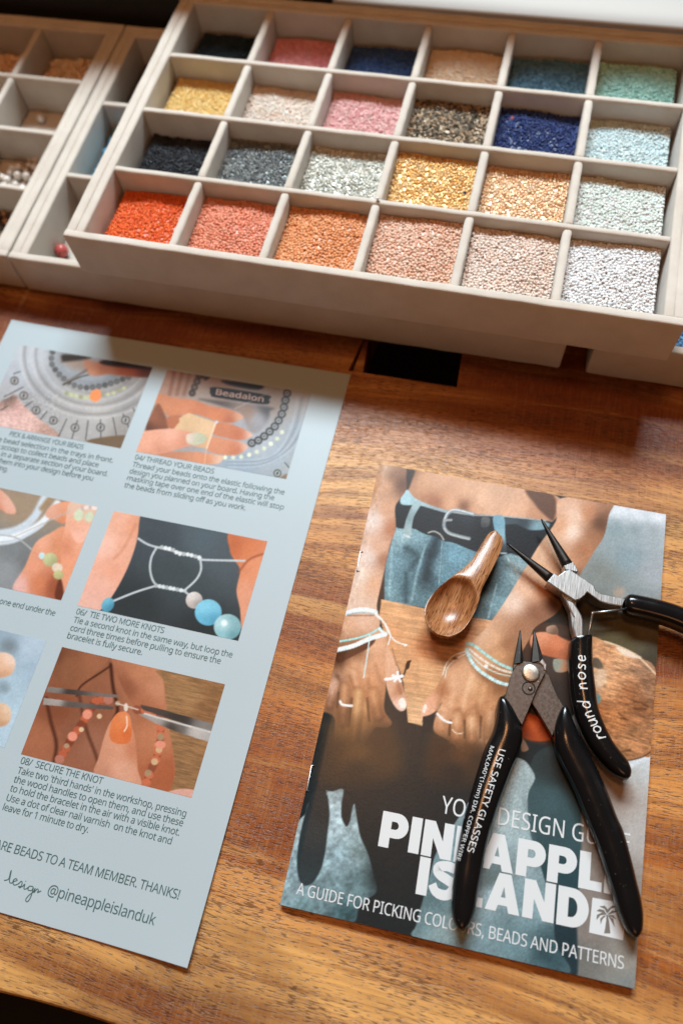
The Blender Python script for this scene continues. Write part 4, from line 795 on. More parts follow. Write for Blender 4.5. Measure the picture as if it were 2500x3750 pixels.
    P.poly([(618,372),(672,376),(615,480),(590,612),(542,608),(560,500)], [((640,400),(150,172,176)),((590,480),(120,140,144)),((570,590),(150,168,170))], 4, T7); P.poly([(1185,475),(1262,480),(1270,600),(1278,735),(1215,735),(1200,600)], [((1220,520),(110,150,166)),((1250,600),(130,166,178)),((1245,715),(40,46,50))], 4, T7)
    P.stroke([(1045,458),(980,440),(915,428),(862,450),(836,505),(836,555),(870,592),(930,612),(1012,632)], 24, (128,138,144), 4, T7); P.stroke([(1040,455),(915,424),(860,446),(832,505)], 8, (206,214,218), 4, T7); P.stroke([(836,560),(872,598),(1010,636)], 7, (190,190,184), 4, T7); P.stroke([(835,500),(885,498)], 16, (150,152,154), 4, T7); P.poly([(1105,480),(1160,485),(1150,545),(1100,545)], [((1130,500),(96,96,96)),((1120,540),(50,50,50))], 5, T7)
    P.stroke([(720,590),(760,580),(805,602),(830,640)], 8, (190,190,180), 4, T7); P.stroke([(545,605),(585,622)], 14, (190,200,200), 4, T7); P.stroke([(1215,735),(1278,738)], 10, (170,180,182), 4, T7)
    # lower jeans: light cloth with finger shadows
    P.poly([(575,420),(640,180),(880,180),(920,760),(890,1200),(884,1640),(700,1620),(560,900)], [((700,500),(58,80,84)),((800,1000),(40,64,70)),((830,1400),(34,50,56)),((780,300),(40,46,46)),((850,700),(52,74,78))], 12, T6)
    Lc = [tp(T6, p) for p in [(505,215),(560,240),(600,290),(622,350),(585,430),(575,500),(580,600),(598,720),(640,850),(690,1020),(735,1180),(755,1400),(822,1600)]] + [tp(TH, p) for p in [(1600,1860),(1160,1760),(1170,1660),(1195,1560),(1235,1420),(1290,1220),(1345,1040),(1500,800),(1700,500),(1900,250)]]
    P.poly(Lc, [(tp(T6,(500,300)),(146,160,162)),(tp(T6,(560,400)),(150,166,168)),(tp(T6,(450,600)),(150,166,168)),(tp(T6,(560,800)),(134,152,156)),(tp(T6,(350,1000)),(96,112,114)),(tp(T6,(300,1100)),(134,154,160)),(tp(T6,(600,1150)),(116,140,146)),(tp(T6,(500,1420)),(100,128,134)),(tp(T6,(700,1450)),(52,76,82)),(tp(T6,(350,1400)),(110,134,140)),(tp(TH,(1300,1400)),(84,108,112)),(tp(TH,(1250,1600)),(96,120,124)),(tp(TH,(1400,1700)),(120,138,140)),(tp(TH,(1420,1100)),(110,136,142))], 5, N1)
    P.grain(Lc, .16, 6, 3, -.9, 31, N1); P.grain(Lc, .15, 60, 60, 0, 33, N1)
    P.ell((345,985), 90, 22, -.6, (86,98,98), 26, T6, .7); P.ell((600,700), 14, 200, -.2, (90,112,116), 20, T6, .4)
    Ll = [(265,738),(300,640),(432,575),(434,550),(485,556),(572,540),(560,650),(558,760),(580,820),(603,845),(630,800),(645,720),(665,660),(685,780),(712,920),(760,1030),(790,1110),(812,1200),(848,1370),(770,1440),(700,1520),(640,1640),(300,1600),(20,1490),(100,1150),(195,830)]
    P.poly(Ll, [((500,600),(152,170,174)),((510,800),(150,170,176)),((550,1100),(126,150,158)),((150,1350),(132,154,160)),((220,850),(150,166,168)),((130,1100),(130,150,156)),((700,1300),(92,116,120)),((600,1550),(54,80,84)),((400,1400),(112,138,144)),((250,1500),(100,128,132)),((660,800),(140,160,164)),((720,1050),(120,140,142))], 7, TH); P.grain(Ll, .25, 12, 12, 0, 41, TH); P.grain(Ll, .22, 40, 40, 0, 43, TH)
    P.poly([(262,742),(240,820),(208,980),(194,1150),(214,1285),(262,1330),(325,1305),(385,1210),(424,1070),(448,880),(462,750),(455,650),(432,570),(330,560)], [((300,900),(40,48,50)),((330,1100),(34,46,50)),((280,1280),(38,52,56)),((400,700),(34,40,42))], 7, TH)
    P.ell((830,1250), 60, 190, -.15, (26,34,36), 50, TH, .8)
    # gap beside the left arm, board between the hands
    P.poly([(490,540),(455,660),(410,850),(405,1070),(385,1085),(390,1200),(335,1130),(350,1000),(380,860),(430,660)], (62,46,38), 7, T7)
    Bd = [(482,88),(780,150),(1150,220),(1300,245),(1180,380),(1090,420),(1080,480),(930,620),(900,720),(860,820),(778,930),(776,996),(672,970),(660,850),(640,690),(600,560),(520,430),(500,330),(468,200)]
    P.poly(Bd, [((550,200),(198,150,108)),((700,300),(194,146,104)),((620,450),(190,142,102)),((800,420),(166,104,66)),((760,600),(192,146,106)),((1000,400),(186,136,96)),((1150,300),(196,146,108)),((720,900),(196,156,118)),((850,700),(190,144,104)),((560,330),(186,134,94))], 4, TG, smooth=False); P.grain(Bd, .18, 60, 5, .16, 51, TG); P.grain(Bd, .10, 90, 30, 1.4, 53, TG)
    P.stroke([(690,530),(665,560),(650,610),(632,650)], 12, (46,28,20), 4, TG); P.poly([(655,560),(670,530),(688,535),(680,580),(660,590)], (44,26,18), 4, TG)
    # right arm and hand
    P.poly([(868,-40),(1160,-40),(1140,60),(1112,180),(1060,260),(975,400),(900,520),(840,620),(720,700),(690,760),(640,850),(600,940),(450,900),(340,820),(440,700),(540,560),(650,380),(740,230),(838,90)], [((930,150),(230,206,190)),((960,60),(220,190,170)),((868,120),(198,146,110)),((1010,50),(176,118,82)),((1085,110),(84,54,38)),((1050,170),(150,102,72)),((1000,250),(156,104,72)),((760,280),(202,162,132)),((600,560),(220,192,174)),((690,480),(214,172,144)),((770,480),(190,124,86)),((840,560),(74,46,34)),((480,760),(202,156,122)),((420,740),(206,166,136)),((560,800),(136,92,64)),((520,860),(196,146,106)),((640,700),(150,104,76)),((720,620),(130,86,62)),((800,400),(206,158,124)),((900,350),(196,140,104)),((580,880),(150,104,70)),((940,420),(110,72,52))], 5, T5)
    P.poly([(1085,400),(1200,470),(1430,600),(1400,740),(1330,800),(1300,880),(1290,1000),(1240,1120),(1200,1200),(1080,1190),(960,1100),(870,1045),(858,980),(885,900),(912,830),(870,890),(820,920),(770,925),(764,885),(800,815),(870,730),(930,620),(1000,550),(1075,470)], [((1000,700),(206,160,126)),((1150,700),(212,168,130)),((1180,560),(204,160,126)),((1250,650),(146,98,64)),((1320,720),(128,84,54)),((1200,720),(176,124,84)),((850,800),(206,152,122)),((800,880),(214,164,138)),((950,850),(202,152,116)),((1100,850),(196,142,104)),((1250,850),(190,134,94)),((900,1000),(194,144,110)),((1020,1050),(196,150,116)),((1140,1030),(204,162,128)),((1070,950),(136,88,54)),((1000,1120),(126,82,50)),((1260,1000),(192,140,104)),((1190,950),(146,98,64)),((1100,1150),(110,72,46)),((920,740),(150,96,62))], 6, TG)
    P.poly([(775,880),(795,840),(808,860),(790,905)], (236,208,194), 6, TG); P.stroke([(985,960),(970,1040),(975,1120)], 14, (130,84,52), 10, TG, op=.8); P.stroke([(1090,1120),(1095,1010),(1150,960)], 16, (120,78,48), 10, TG, op=.7); P.stroke([(1225,1130),(1215,1010),(1270,900)], 16, (120,78,48), 10, TG, op=.7)
    # left arm and hand
    P.poly([(340,70),(545,110),(560,200),(562,280),(520,345),(482,410),(486,560),(445,680),(408,850),(385,950),(350,1120),(360,1260),(100,1240),(120,1100),(200,800),(300,300)], [((330,500),(214,196,186)),((300,760),(214,196,186)),((420,250),(196,150,118)),((430,420),(196,148,116)),((470,560),(166,108,78)),((480,190),(134,98,76)),((400,120),(184,150,126)),((250,900),(214,192,176)),((330,950),(204,156,124)),((400,780),(150,100,74)),((200,1100),(206,176,156)),((530,240),(96,66,50)),((370,700),(204,160,132))], 5, T7)
    P.poly([(215,180),(440,170),(474,300),(516,345),(518,500),(514,720),(502,880),(556,970),(520,1010),(440,1010),(390,1080),(330,1176),(220,1250),(130,1200),(150,960),(90,900),(60,880),(110,640),(150,440),(195,300)], [((350,240),(206,168,144)),((250,280),(196,152,122)),((190,520),(86,52,34)),((300,450),(110,70,46)),((450,550),(198,148,114)),((280,580),(202,154,118)),((130,720),(200,162,140)),((180,740),(84,56,40)),((300,700),(178,124,88)),((400,780),(160,106,72)),((330,850),(196,150,108)),((450,920),(146,96,64)),((230,1100),(96,70,48)),((310,1020),(166,120,78)),((200,900),(110,74,50)),((400,650),(196,140,104)),((430,420),(206,160,128)),((240,860),(104,66,44)),((500,960),(150,100,70))], 8, TG)
    P.poly([(160,470),(420,370),(400,430),(230,520),(180,545),(150,520)], (78,44,28), 8, TG); P.poly([(516,430),(560,480),(600,570),(615,640),(640,720),(662,850),(632,890),(585,865),(535,770),(512,650)], [((560,560),(204,158,128)),((560,720),(206,164,136)),((620,840),(226,196,182)),((600,740),(150,96,66)),((640,800),(196,146,118))], 5, TG); P.poly([(605,820),(630,795),(655,820),(655,865),(620,865)], (236,216,206), 6, TG); P.stroke([(560,440),(575,500),(590,560)], 8, (120,80,56), 6, TG, op=.7)
    P.poly([(470,960),(250,960),(150,1150),(170,1300),(420,1250)], [((330,1030),(160,114,72)),((260,1120),(112,82,54)),((420,1040),(84,58,40)),((300,1230),(60,48,38))], 60, TG, op=.5); P.poly([(860,1040),(1230,1130),(1180,1330),(900,1290)], [((1000,1120),(110,74,46)),((1130,1200),(84,58,40)),((980,1260),(50,42,36))], 60, TG, op=.5)  # finger fade; golden lamp glare is painted into the left one
    # finger folds, tendons and knuckles, and the shade into which the fingers hang
    for a, c_, w_ in (([(165,640),(190,720),(195,830)],(70,44,30),26),([(255,640),(300,760),(330,850)],(120,78,52),18),([(250,540),(262,580),(300,590)],(140,92,62),12),([(385,660),(400,760),(390,860)],(130,86,56),20),([(440,560),(470,660),(500,700)],(150,104,76),22),([(345,560),(370,640)],(214,170,138),26),([(280,600),(300,690)],(212,166,132),26),([(430,820),(470,900),(520,940)],(110,70,46),16),([(600,700),(620,760)],(120,76,52),14)): P.stroke(a, w_, c_, 14, TG, op=.55)
    for a, c_, w_ in (([(1130,640),(1090,760),(1060,880)],(222,182,148),34),([(1220,700),(1200,820)],(206,160,122),30),([(1000,760),(970,850)],(220,176,140),30),([(1040,870),(1060,930)],(130,84,54),18),([(1160,850),(1180,930)],(126,82,54),18),([(940,680),(905,800),(880,880)],(140,92,62),12),([(860,740),(900,720)],(170,120,90),8),([(1290,860),(1260,960)],(150,102,70),16),([(960,1000),(975,1060)],(110,70,44),14)): P.stroke(a, w_, c_, 16, TG, op=.5)
    def finger(a, b, w_, c1, c2, c3):
        P.stroke([a, b], w_, [(a, c2), (b, c3)], 16, TG, op=.9); P.stroke([(a[0]-4, a[1]), (b[0]-4, b[1]-14)], w_*.55, [(a, c1), (b, c2)], 22, TG, op=.85)
    finger((150,690),(108,850),66,(206,166,144),(168,120,92),(110,74,52)); finger((222,720),(208,980),74,(196,146,108),(140,94,64),(80,56,42)); finger((322,760),(286,1100),84,(206,162,118),(150,104,68),(84,60,42)); finger((425,760),(462,930),84,(196,144,104),(150,102,70),(96,66,48))
    finger((925,890),(905,1010),92,(216,172,140),(190,140,106),(150,102,70)); finger((1025,930),(1022,1075),84,(210,166,130),(170,118,82),(130,88,58)); finger((1130,950),(1135,1100),84,(214,172,136),(170,120,84),(110,74,50)); finger((1262,900),(1245,1070),60,(204,156,120),(160,112,78),(110,76,52))
    for a in ([(175,760),(165,860)], [(270,800),(250,1000)], [(380,800),(395,960)], [(975,960),(968,1060)], [(1078,960),(1078,1080)], [(1195,930),(1190,1080)]): P.stroke(a, 13, (66,42,28), 9, TG, op=.8)
    for c_ in ((905,905),(1030,880),(1140,870),(1240,830)): P.ell(c_, 30, 16, -.2, (150,104,72), 14, TG, .5)
    P.poly([(90,1060),(300,1090),(470,985),(570,1010),(600,1350),(60,1400)], [((150,1150),(44,38,34)),((300,1180),(92,66,42)),((420,1080),(60,46,36)),((300,1300),(46,40,36))], 75, TG, op=.92); P.poly([(840,1085),(1000,1120),(1120,1135),(1260,1180),(1240,1420),(820,1380)], [((900,1150),(56,42,34)),((1050,1200),(84,56,38)),((1180,1260),(60,46,36)),((1000,1330),(42,38,36))], 70, TG, op=.9)
    P.poly([(420,-20),(760,20),(700,260),(560,330),(480,250)], [((640,60),(96,66,40)),((560,220),(70,50,34)),((700,120),(60,46,36))], 110, TH, op=.6)  # soft golden glare painted into the print over the fading fingers
    # bracelets and rings
    P.stroke([(228,188),(300,166),(380,162),(440,180)], 30, (216,228,228), 4, TG); P.dots([(228,185),(300,163),(380,160),(440,178)], 12, (236,242,242), 16, TG, 3, .88); P.stroke([(235,196),(330,184),(430,192)], 9, (150,176,180), 3, TG); P.stroke([(240,204),(430,204)], 8, (96,60,40), 6, TG, op=.6)
    P.stroke([(440,185),(495,245),(530,320),(580,385),(655,415)], 8, (226,234,232), 3, TG); P.stroke([(440,200),(510,265),(545,345),(530,412)], 8, (220,230,228), 3, TG); P.ell((655,416), 12, 9, 0, (232,224,214), 3, TG)
    P.stroke([(180,390),(300,368),(400,335),(470,292)], 13, (150,206,206), 3, TG); P.dots([(168,450),(280,422),(400,370),(508,338)], 17, (222,238,242), 17, TG, 4, .93); P.stroke([(470,300),(500,330)], 20, (206,226,226), 4, TG); P.stroke([(400,340),(385,460),(355,650)], 9, (186,212,210), 3, TG)
    P.stroke([(186,820),(205,845),(270,852)], 17, (230,234,232), 4, TG); P.stroke([(512,662),(560,655),(632,640)], 20, (226,234,234), 4, TG)
    for a in np.linspace(0, 2*math.pi, 6)[:5]: P.stroke([(598,646), (598+36*math.sin(a), 646-36*math.cos(a))], 16, (236,242,244), 4, TG)
    P.stroke([(1110,500),(1160,590),(1240,660),(1400,740)], 40, (120,78,50), 20, TG, op=.6)
    P.dots([(1095,405),(1140,415),(1220,475),(1320,545),(1420,590)], 11, (160,208,204), 22, TG, 4, .9); P.dots([(1105,440),(1220,530),(1330,590),(1420,615)], 9, (222,208,192), 24, TG, 4, .9); P.stroke([(1110,470),(1200,560),(1320,620),(1410,640)], 7, (186,214,208), 3, TG); P.dots([(1092,450),(1120,520),(1170,585),(1235,635),(1320,682),(1395,702)], 13, (190,224,224), 21, TG, 4, .88); P.ell((1232,568), 14, 13, 0, (228,224,214), 3, TG)
    P.stroke([(1090,460),(1000,492),(945,555),(922,630)], 7, (216,220,212), 3, TG); P.stroke([(1085,480),(1010,520),(950,590),(940,650)], 6, (206,206,196), 3, TG); P.ell((1008,512), 18, 10, 0, (96,56,36), 5, TG)
    P.stroke([(884,910),(930,955),(982,974)], 16, (226,230,226), 4, TG); P.stroke([(990,1022),(1020,1050),(1062,1050)], 6, (226,206,186), 3, TG)
    # fold wear along the spine
    P.grain([tp(N1,p) for p in [(1024,3313),(1388,1698),(1420,1698),(1056,3313)]], .12, 8, 20, .2, 61, N1)
    P.grain([(1000,1650),(2500,1650),(2500,3700),(1000,3700)], .09, 4.5, 4.5, 0, 71, N1); P.grain([(1000,1650),(2500,1650),(2500,3700),(1000,3700)], .03, 26, 26, 0, 77, N1)
under(link('cover', grid_mesh('cover', book_fn, 330, 460, cover, .80, .0005), M['print'], booklet), booklet)
def pages():
    V = []; F = []; nu, nv = 18, 24
    for z_, ins in ((-.0006, .0016), (None, .0022)):
        for j in range(nv):
            for i in range(nu):
                p = book_fn(np.array([ins+(1-2*ins)*i/(nu-1)]), np.array([ins+(1-2*ins)*j/(nv-1)]))[0]; V.append((p[0], p[1], p[2]+z_ if z_ is not None else .0003))
    n = nu*nv
    for b in (0, n):
        for j in range(nv-1):
            for i in range(nu-1): a = b+j*nu+i; F.append((a, a+1, a+nu+1, a+nu))
    rim = [i for i in range(nu)] + [j*nu+nu-1 for j in range(1, nv)] + [(nv-1)*nu+i for i in range(nu-2, -1, -1)] + [j*nu for j in range(nv-2, 0, -1)]
    for a in range(len(rim)): p, q_ = rim[a], rim[(a+1) % len(rim)]; F.append((p, p+n, q_+n, q_))
    return pyd('pages', V, F)
under(link('pages', pages(), M['paper'], booklet), booklet)
for a, b in (((1318,2020),(1305,2090)), ((1140,2802),(1120,2895))):
    pa, pb = at(*a, .0030), at(*b, .0030); d_ = (pa-pb)/np.linalg.norm(pa-pb)
    under(link('staple', tube('staple', [pa-np.array([-.0016,0,-.0001]), pa+[.0002,0,.0002], pb+[.0002,0,.0002], pb-np.array([-.0016,0,-.0001])], .00032, 8), M['staple'], booklet), booklet)
def book_line(u0, u1, z=.0040):
    """frame of a printed line between the pixels of its two baseline ends"""
    a, b = at(*u0, z), at(*u1, z); d = (b-a)[:2]; L = np.linalg.norm(d); d /= L; n = np.array([-d[1], d[0]])
    def pl(x, y): p = a[:2]+d*x+n*y; return (p[0], p[1], book_z(p[0], p[1])+.00012)
    return pl, L
def book_text(body, u0, u1, cap, bold, sp=1., glyphs=None):
    pl, L = book_line(u0, u1); return under(text_on('cover_text', body, pl, M['ink_white'], booklet, length=L, cap=cap, bold=bold, spacing=sp, glyphs=glyphs), booklet)
book_text('YOUR DESIGN GUIDE', (1612,2976), (2303,3119), .0070, 0.)
book_text('PINEAPPLE', tp(TH,(858,1003)), (2297,3288), .0143, 0, glyphs=heavy); book_text('ISLAND', tp(TH,(1165,1395)), tp(T6,(957,1322)), .0145, 0, glyphs=heavy)
book_text('A GUIDE FOR PICKING COLOURS, BEADS AND PATTERNS', tp(TH,(185,1400)), tp(T6,(1187,1568)), .0046, 0., .97)
sq = [tat(T6, p, .0043) for p in ((990,1110),(1215,1152),(1184,1383),(968,1333))]
lsq = under(link('logo_square', pyd('logo_square', [(p[0], p[1], book_z(p[0], p[1])+.00010) for p in sq], [(3,2,1,0)], False), M['ink_white'], booklet), booklet)
M['logo'] = mat_plain('logo_grey', (.20,.175,.155), .4)
def dlogo(x, y): p = tat(TD_, (x, y), .0043); return (p[0], p[1], book_z(p[0], p[1])+.00020)
palm = [[(556,2282),(566,2240),(572,2190),(576,2140),(584,2140),(596,2190),(602,2240),(606,2284)]]
for fr_ in ([(580,2140),(540,2118),(498,2108),(520,2092),(556,2100)], [(580,2136),(528,2142),(498,2178),(500,2140),(540,2120)], [(580,2128),(560,2092),(520,2072),(560,2066),(590,2100)], [(582,2130),(590,2090),(620,2066),(650,2072),(610,2092)], [(582,2136),(620,2104),(660,2112),(640,2120),(606,2134)], [(582,2140),(630,2140),(652,2176),(625,2160)], [(584,2142),(630,2170),(640,2238),(622,2200)], [(578,2142),(545,2170),(530,2214),(526,2170),(550,2146)]): palm.append(fr_)
V = []; F = []
for pl in palm: F.append(tuple(range(len(V)+len(pl)-1, len(V)-1, -1))); V += [dlogo(*p) for p in pl]
link('palm_emblem', pyd('palm_emblem', V, F, False), M['logo'], lsq)

# ------------------------------------------------------------------ tools
BK = .0047   # top of the booklet under the tools
class Grip:
    """dipped handle: rings between the two edges read off the photograph, at a given height"""
    def __init__(s, pairs, zc, hz, nsub=4, power=2.3, hprof=None):
        L = crom([tat(T, p[:2], zc) for T, p in pairs], nsub); R = crom([tat(T, p[2:], zc) for T, p in pairs], nsub); n = len(L)
        s.C = np.array([(a+b)/2 for a, b in zip(L, R)]); s.A = np.array([(b-a)/2 for a, b in zip(L, R)]); s.a = np.linalg.norm(s.A[:, :2], axis=1)
        s.h = np.array([hz*min(1, .25+.75*math.sqrt(max(0, x/np.median(s.a))))  for x in s.a]); s.p = power
    def mesh(s, name, seg=22):
        V = []; F = []; n = len(s.C)
        for i in range(n):
            for k in range(seg):
                t = 2*math.pi*k/seg; ct, st = math.cos(t), math.sin(t); e = 2/s.p
                V.append(s.C[i] + s.A[i]*math.copysign(abs(ct)**e, ct) + np.array([0,0,s.h[i]*math.copysign(abs(st)**e, st)]))
        for i in range(n-1):
            for k in range(seg): F.append((i*seg+k, i*seg+(k+1) % seg, (i+1)*seg+(k+1) % seg, (i+1)*seg+k))
        for e_, i in ((0, 0), (1, n-1)):
            nx = s.C[1] if i == 0 else s.C[n-2]; d = s.C[i]-nx; d = d/(np.linalg.norm(d)+1e-9)*s.a[i]*.5; c = len(V); V.append(s.C[i]+d)
            for k in range(seg):
                q_ = (i*seg+k, i*seg+(k+1) % seg, c); F.append(q_ if i else q_[::-1])
        me = pyd(name, V, F); bm = bmesh.new(); bm.from_mesh(me); bmesh.ops.recalc_face_normals(bm, faces=bm.faces[:]); bm.to_mesh(me); bm.free(); return shade(me)
    def top(s, x, y):
        d = ((s.C[:, :2]-np.array([x, y]))**2).sum(1); i = int(np.argmin(d)); ax = s.A[i, :2]/s.a[i]; t = abs(float(np.dot(np.array([x, y])-s.C[i, :2], ax)))/s.a[i]; t = min(t, .97)
        return s.C[i, 2] + s.h[i]*(1-t**s.p)**(1/s.p)
    def on(s, u, v, lift=.00012):
        z = s.C[0, 2]+s.h.max()
        for _ in range(6): p = at(u, v, z); z = s.top(p[0], p[1])
        p = at(u, v, z); return (p[0], p[1], z+lift)
def root(name, px, label, cat):
    p = at(*px, 0); o = empty(name, (p[0], p[1], BK)); tag(o, label, cat); return o
def part(name, me, mat, r): return under(link(name, me, mat, r), r)
def plate(T, pts, ztop, depth, smooth=False, sub=0, bev=.0003):
    P = [tat(T, p, ztop) for p in pts]
    if sub: P = crom(P, sub, True)
    return prism('plate', P, depth, bev)

# ---- flush cutters
cut = root('wire_cutter', (1940,2650), 'black handled wire cutters with dark steel blades lying open on booklet', 'pliers')
ZP = BK+.0078
PL = [(470,470),(548,434),(562,450),(640,456),(668,425),(690,402),(750,425),(784,480),(780,548),(742,620),(700,702),(640,850),(590,970),(550,1066),(500,985),(440,880),(388,800),(412,700),(440,600),(462,545)]
part('blade_plate', plate(TA, PL, ZP, .0026), M['bluesteel'], cut)
PR = [(700,500),(780,548),(812,590),(850,690),(900,800),(945,875),(905,980),(870,1080),(838,1170),(770,1050),(700,935),(645,850),(560,650),(480,520),(520,470)]
part('blade_plate', plate(TA, PR, ZP-.0028, .0026), M['bluesteel'], cut)
def jaw(base, tip, ztop, zt, depth, tipd):
    """blade that narrows to its tip: base edge points left, right"""
    bl, br = [tat(TA, p, ztop) for p in base]; tl = tat(TA, tip, zt); tr = tat(TA, (tip[0]+9, tip[1]+4), zt)
    ridge = tat(TA, ((base[0][0]*.35+base[1][0]*.65), (base[0][1]+base[1][1])/2), ztop+.0009)
    V = [bl, ridge, br, tr, tl]; lo = [(p[0], p[1], p[2]-depth) for p in (bl, ridge, br)] + [(p[0], p[1], p[2]-tipd) for p in (tr, tl)]
    V = [tuple(p) for p in V] + lo
    F = [(0,1,4), (1,2,3), (1,3,4), (5,9,6), (6,8,7), (6,9,8), (0,5,6,1), (1,6,7,2), (2,7,8,3), (3,8,9,4), (4,9,5,0)]
    me = pyd('jaw', V, F, False); bm = bmesh.new(); bm.from_mesh(me); bmesh.ops.recalc_face_normals(bm, faces=bm.faces[:]); bmesh.ops.bevel(bm, geom=bm.edges[:], offset=.00022, segments=1, affect='EDGES'); bm.to_mesh(me); bm.free(); return me
part('jaw', jaw(((468,478),(562,452)), (529,148), ZP+.0004, ZP-.0010, .0050, .0014), M['jaw'], cut); part('jaw', jaw(((640,462),(756,432)), (662,146), ZP+.0004, ZP-.0010, .0050, .0014), M['jaw'], cut)
part('jaw_collar', plate(TA, [(660,432),(690,400),(750,424),(786,480),(782,540),(758,530),(745,490),(700,450)], ZP+.0007, .0012, bev=.0005), M['steel'], cut)
part('jaw_collar', plate(TA, [(462,500),(470,468),(548,432),(564,450),(520,470),(480,520),(462,548)], ZP+.0002, .0012, bev=.0004), M['bluesteel'], cut)
rc = tat(TA, (632,560), ZP); rv = lathe('rivet', [(.0001,.0011),(.0030,.0011),(.0038,.0009),(.0041,.0004),(.0041,-.0055),(.0001,-.0055)], 28); o = part('rivet', rv, M['rivet'], cut); o.location = rc
hc = tat(TA, (612,705), ZP+.00006); o = part('stop_hole', lathe('stop_hole', [(.0030,.0002),(.0027,.0003),(.0025,.0001),(.0024,-.0002),(.0001,-.0002)], 24), M['dark'], cut); o.location = hc
o = part('stop_pin', lathe('stop_pin', [(.0001,.0005),(.0007,.0004),(.0010,.0001),(.0010,-.0004)], 14), M['bluesteel'], cut); o.location = tat(TA, (628,712), ZP+.0001)
def dipped(pairs, zc, hz, **k): return Grip(pairs, zc, hz, **k)
GL = Grip([(TA,(332,796,372,792)),(TA,(314,840,420,838)),(TA,(303,930,488,950)),(TA,(292,1015,530,1040)),(TA,(264,1130,557,1160)),(TC,(520,240,888,285)),(TC,(468,385,815,460)),(TC,(420,540,758,605)),(TC,(370,710,692,785)),(TC,(322,880,640,945)),(TC,(280,1040,592,1100)),(TC,(240,1220,548,1265)),(TC,(205,1410,510,1445)),(TC,(178,1590,482,1615)),(TC,(160,1760,450,1780)),(TC,(150,1910,425,1925)),(TC,(154,2040,395,2055)),(TC,(175,2140,355,2150)),(TC,(210,2200,310,2205))], BK+.0054, .0051)
gl_ = part('grip', GL.mesh('grip'), M['grip'], cut)
GR = Grip([(TD_,(222,512,262,508)),(TD_,(195,570,287,555)),(TD_,(170,655,318,632)),(TD_,(160,750,352,712)),(TD_,(175,850,392,798)),(TD_,(218,955,442,880)),(TD_,(272,1062,495,985)),(TD_,(328,1180,548,1100)),(TD_,(380,1310,602,1232)),(TD_,(438,1450,655,1372)),(TD_,(500,1600,708,1492)),(TD_,(560,1790,765,1700)),(TD_,(606,1935,806,1870)),(TD_,(642,2060,840,2010)),(TD_,(680,2160,858,2140)),(TD_,(722,2250,852,2255)),(TD_,(765,2302,820,2308))], BK+.0054, .0051)
gr_ = part('grip', GR.mesh('grip'), M['grip'], cut)
def grip_text(body, g, T, a, b, cap, bold=.0, par=None):
    """lettering along the handle between two baseline pixels, wrapped on its surface"""
    a, b = np.array(tp(T, a)), np.array(tp(T, b)); d = b-a; L = np.linalg.norm(d); d /= L; n = np.array([d[1], -d[0]])
    v, f = text_mesh(body, 0.); x0, x1 = v[:, 0].min(), v[:, 0].max(); sx = L/(x1-x0); sy = cap*T[2]/caph(0.)
    V = [g.on(*(a+d*(x-x0)*sx+n*y*sy), lift=.00012+_) for x, y, _ in v]; o = link('grip_text', pyd('grip_text', V, f, False), M['handwhite'], par); return o
grip_text('USE SAFETY GLASSES', GL, TC, (664,268), (318,1372), 74, 0., gl_); grip_text('MAX.040"(1mm) DIA. COPPER WIRE', GL, TC, (572,238), (202,1468), 42, 0., gl_)

# ---- round nose pliers
pli = root('round_nose_pliers', (2100,2150), 'round nose pliers with bright steel joint and black handles on booklet', 'pliers')
ZJ = BK+.0100
part('joint', plate(TB, [(453,626),(512,556),(545,576),(598,537),(645,529),(690,560),(770,612),(838,662),(852,700),(905,730),(990,748),(1095,768),(1068,828),(975,812),(890,790),(825,745),(780,712),(762,738),(722,770),(682,781),(600,728)], ZJ, .0082, bev=.0004), M['steel'], pli)
part('joint', plate(TB, [(592,495),(668,465),(706,537),(720,600),(760,680),(700,740),(690,830),(742,930),(750,1085),(690,1110),(657,1000),(640,860),(598,770),(560,700),(580,600)], ZJ-.0022, .0060, bev=.0005), M['steel'], pli)
part('joint_block', plate(TB, [(590,496),(668,464),(707,538),(692,546),(600,527)], ZJ-.0002, .0070, bev=.0003), M['steel'], pli)
part('shank', plate(TB, [(596,766),(664,788),(695,832),(738,905),(746,940),(749,1085),(690,1110),(668,1010),(672,920),(634,845)], ZJ-.0016, .0066, bev=.0006), M['steel'], pli)
def cone(tip, base, wbase, wtip, z):
    pa, pb = tat(TB, tip, z+.0004), tat(TB, base, z); s_ = np.linalg.norm(pa-pb)/math.dist(tip, base); n = 14; pts = [pa+(pb-pa)*t for t in np.linspace(0, 1, n)]
    return tube('jaw', pts, [s_*(wtip+(wbase-wtip)*t)*(1 if i else .55) for i, t in enumerate(np.linspace(0, 1, n))], 20)
part('jaw', cone((404,114), (618,492), 46, 9, ZJ-.0040), M['jaw'], pli); part('jaw', cone((124,311), (474,598), 45, 9, ZJ-.0034), M['jaw'], pli)
GN = Grip([(TA,(1000,275,1195,207)),(TA,(992,300,1215,222)),(TD_,(273,120,463,95)),(TD_,(279,250,471,235)),(TD_,(290,390,488,380)),(TD_,(310,500,500,490)),(TD_,(342,620,528,585)),(TD_,(390,735,570,685)),(TD_,(448,840,625,790)),(TD_,(515,930,688,872)),(TD_,(582,1005,738,938)),(TD_,(640,1055,764,1005)),(TD_,(690,1082,758,1055))], BK+.0068, .0060)
gn_ = part('grip', GN.mesh('grip'), M['grip'], pli)
GQ = Grip([(TB,(1108,742,1072,842)),(TB,(1150,738,1105,900)),(TB,(1300,768,1258,940)),(TB,(1450,808,1415,985)),(TB,(1568,850,1530,1030)),(TB,(1700,905,1650,1085)),(TB,(1830,975,1765,1150)),(TB,(1940,1055,1865,1220)),(TB,(2020,1140,1945,1290)),(TB,(2060,1220,2000,1330))], BK+.0070, .0060)
part('grip', GQ.mesh('grip'), M['grip'], pli)
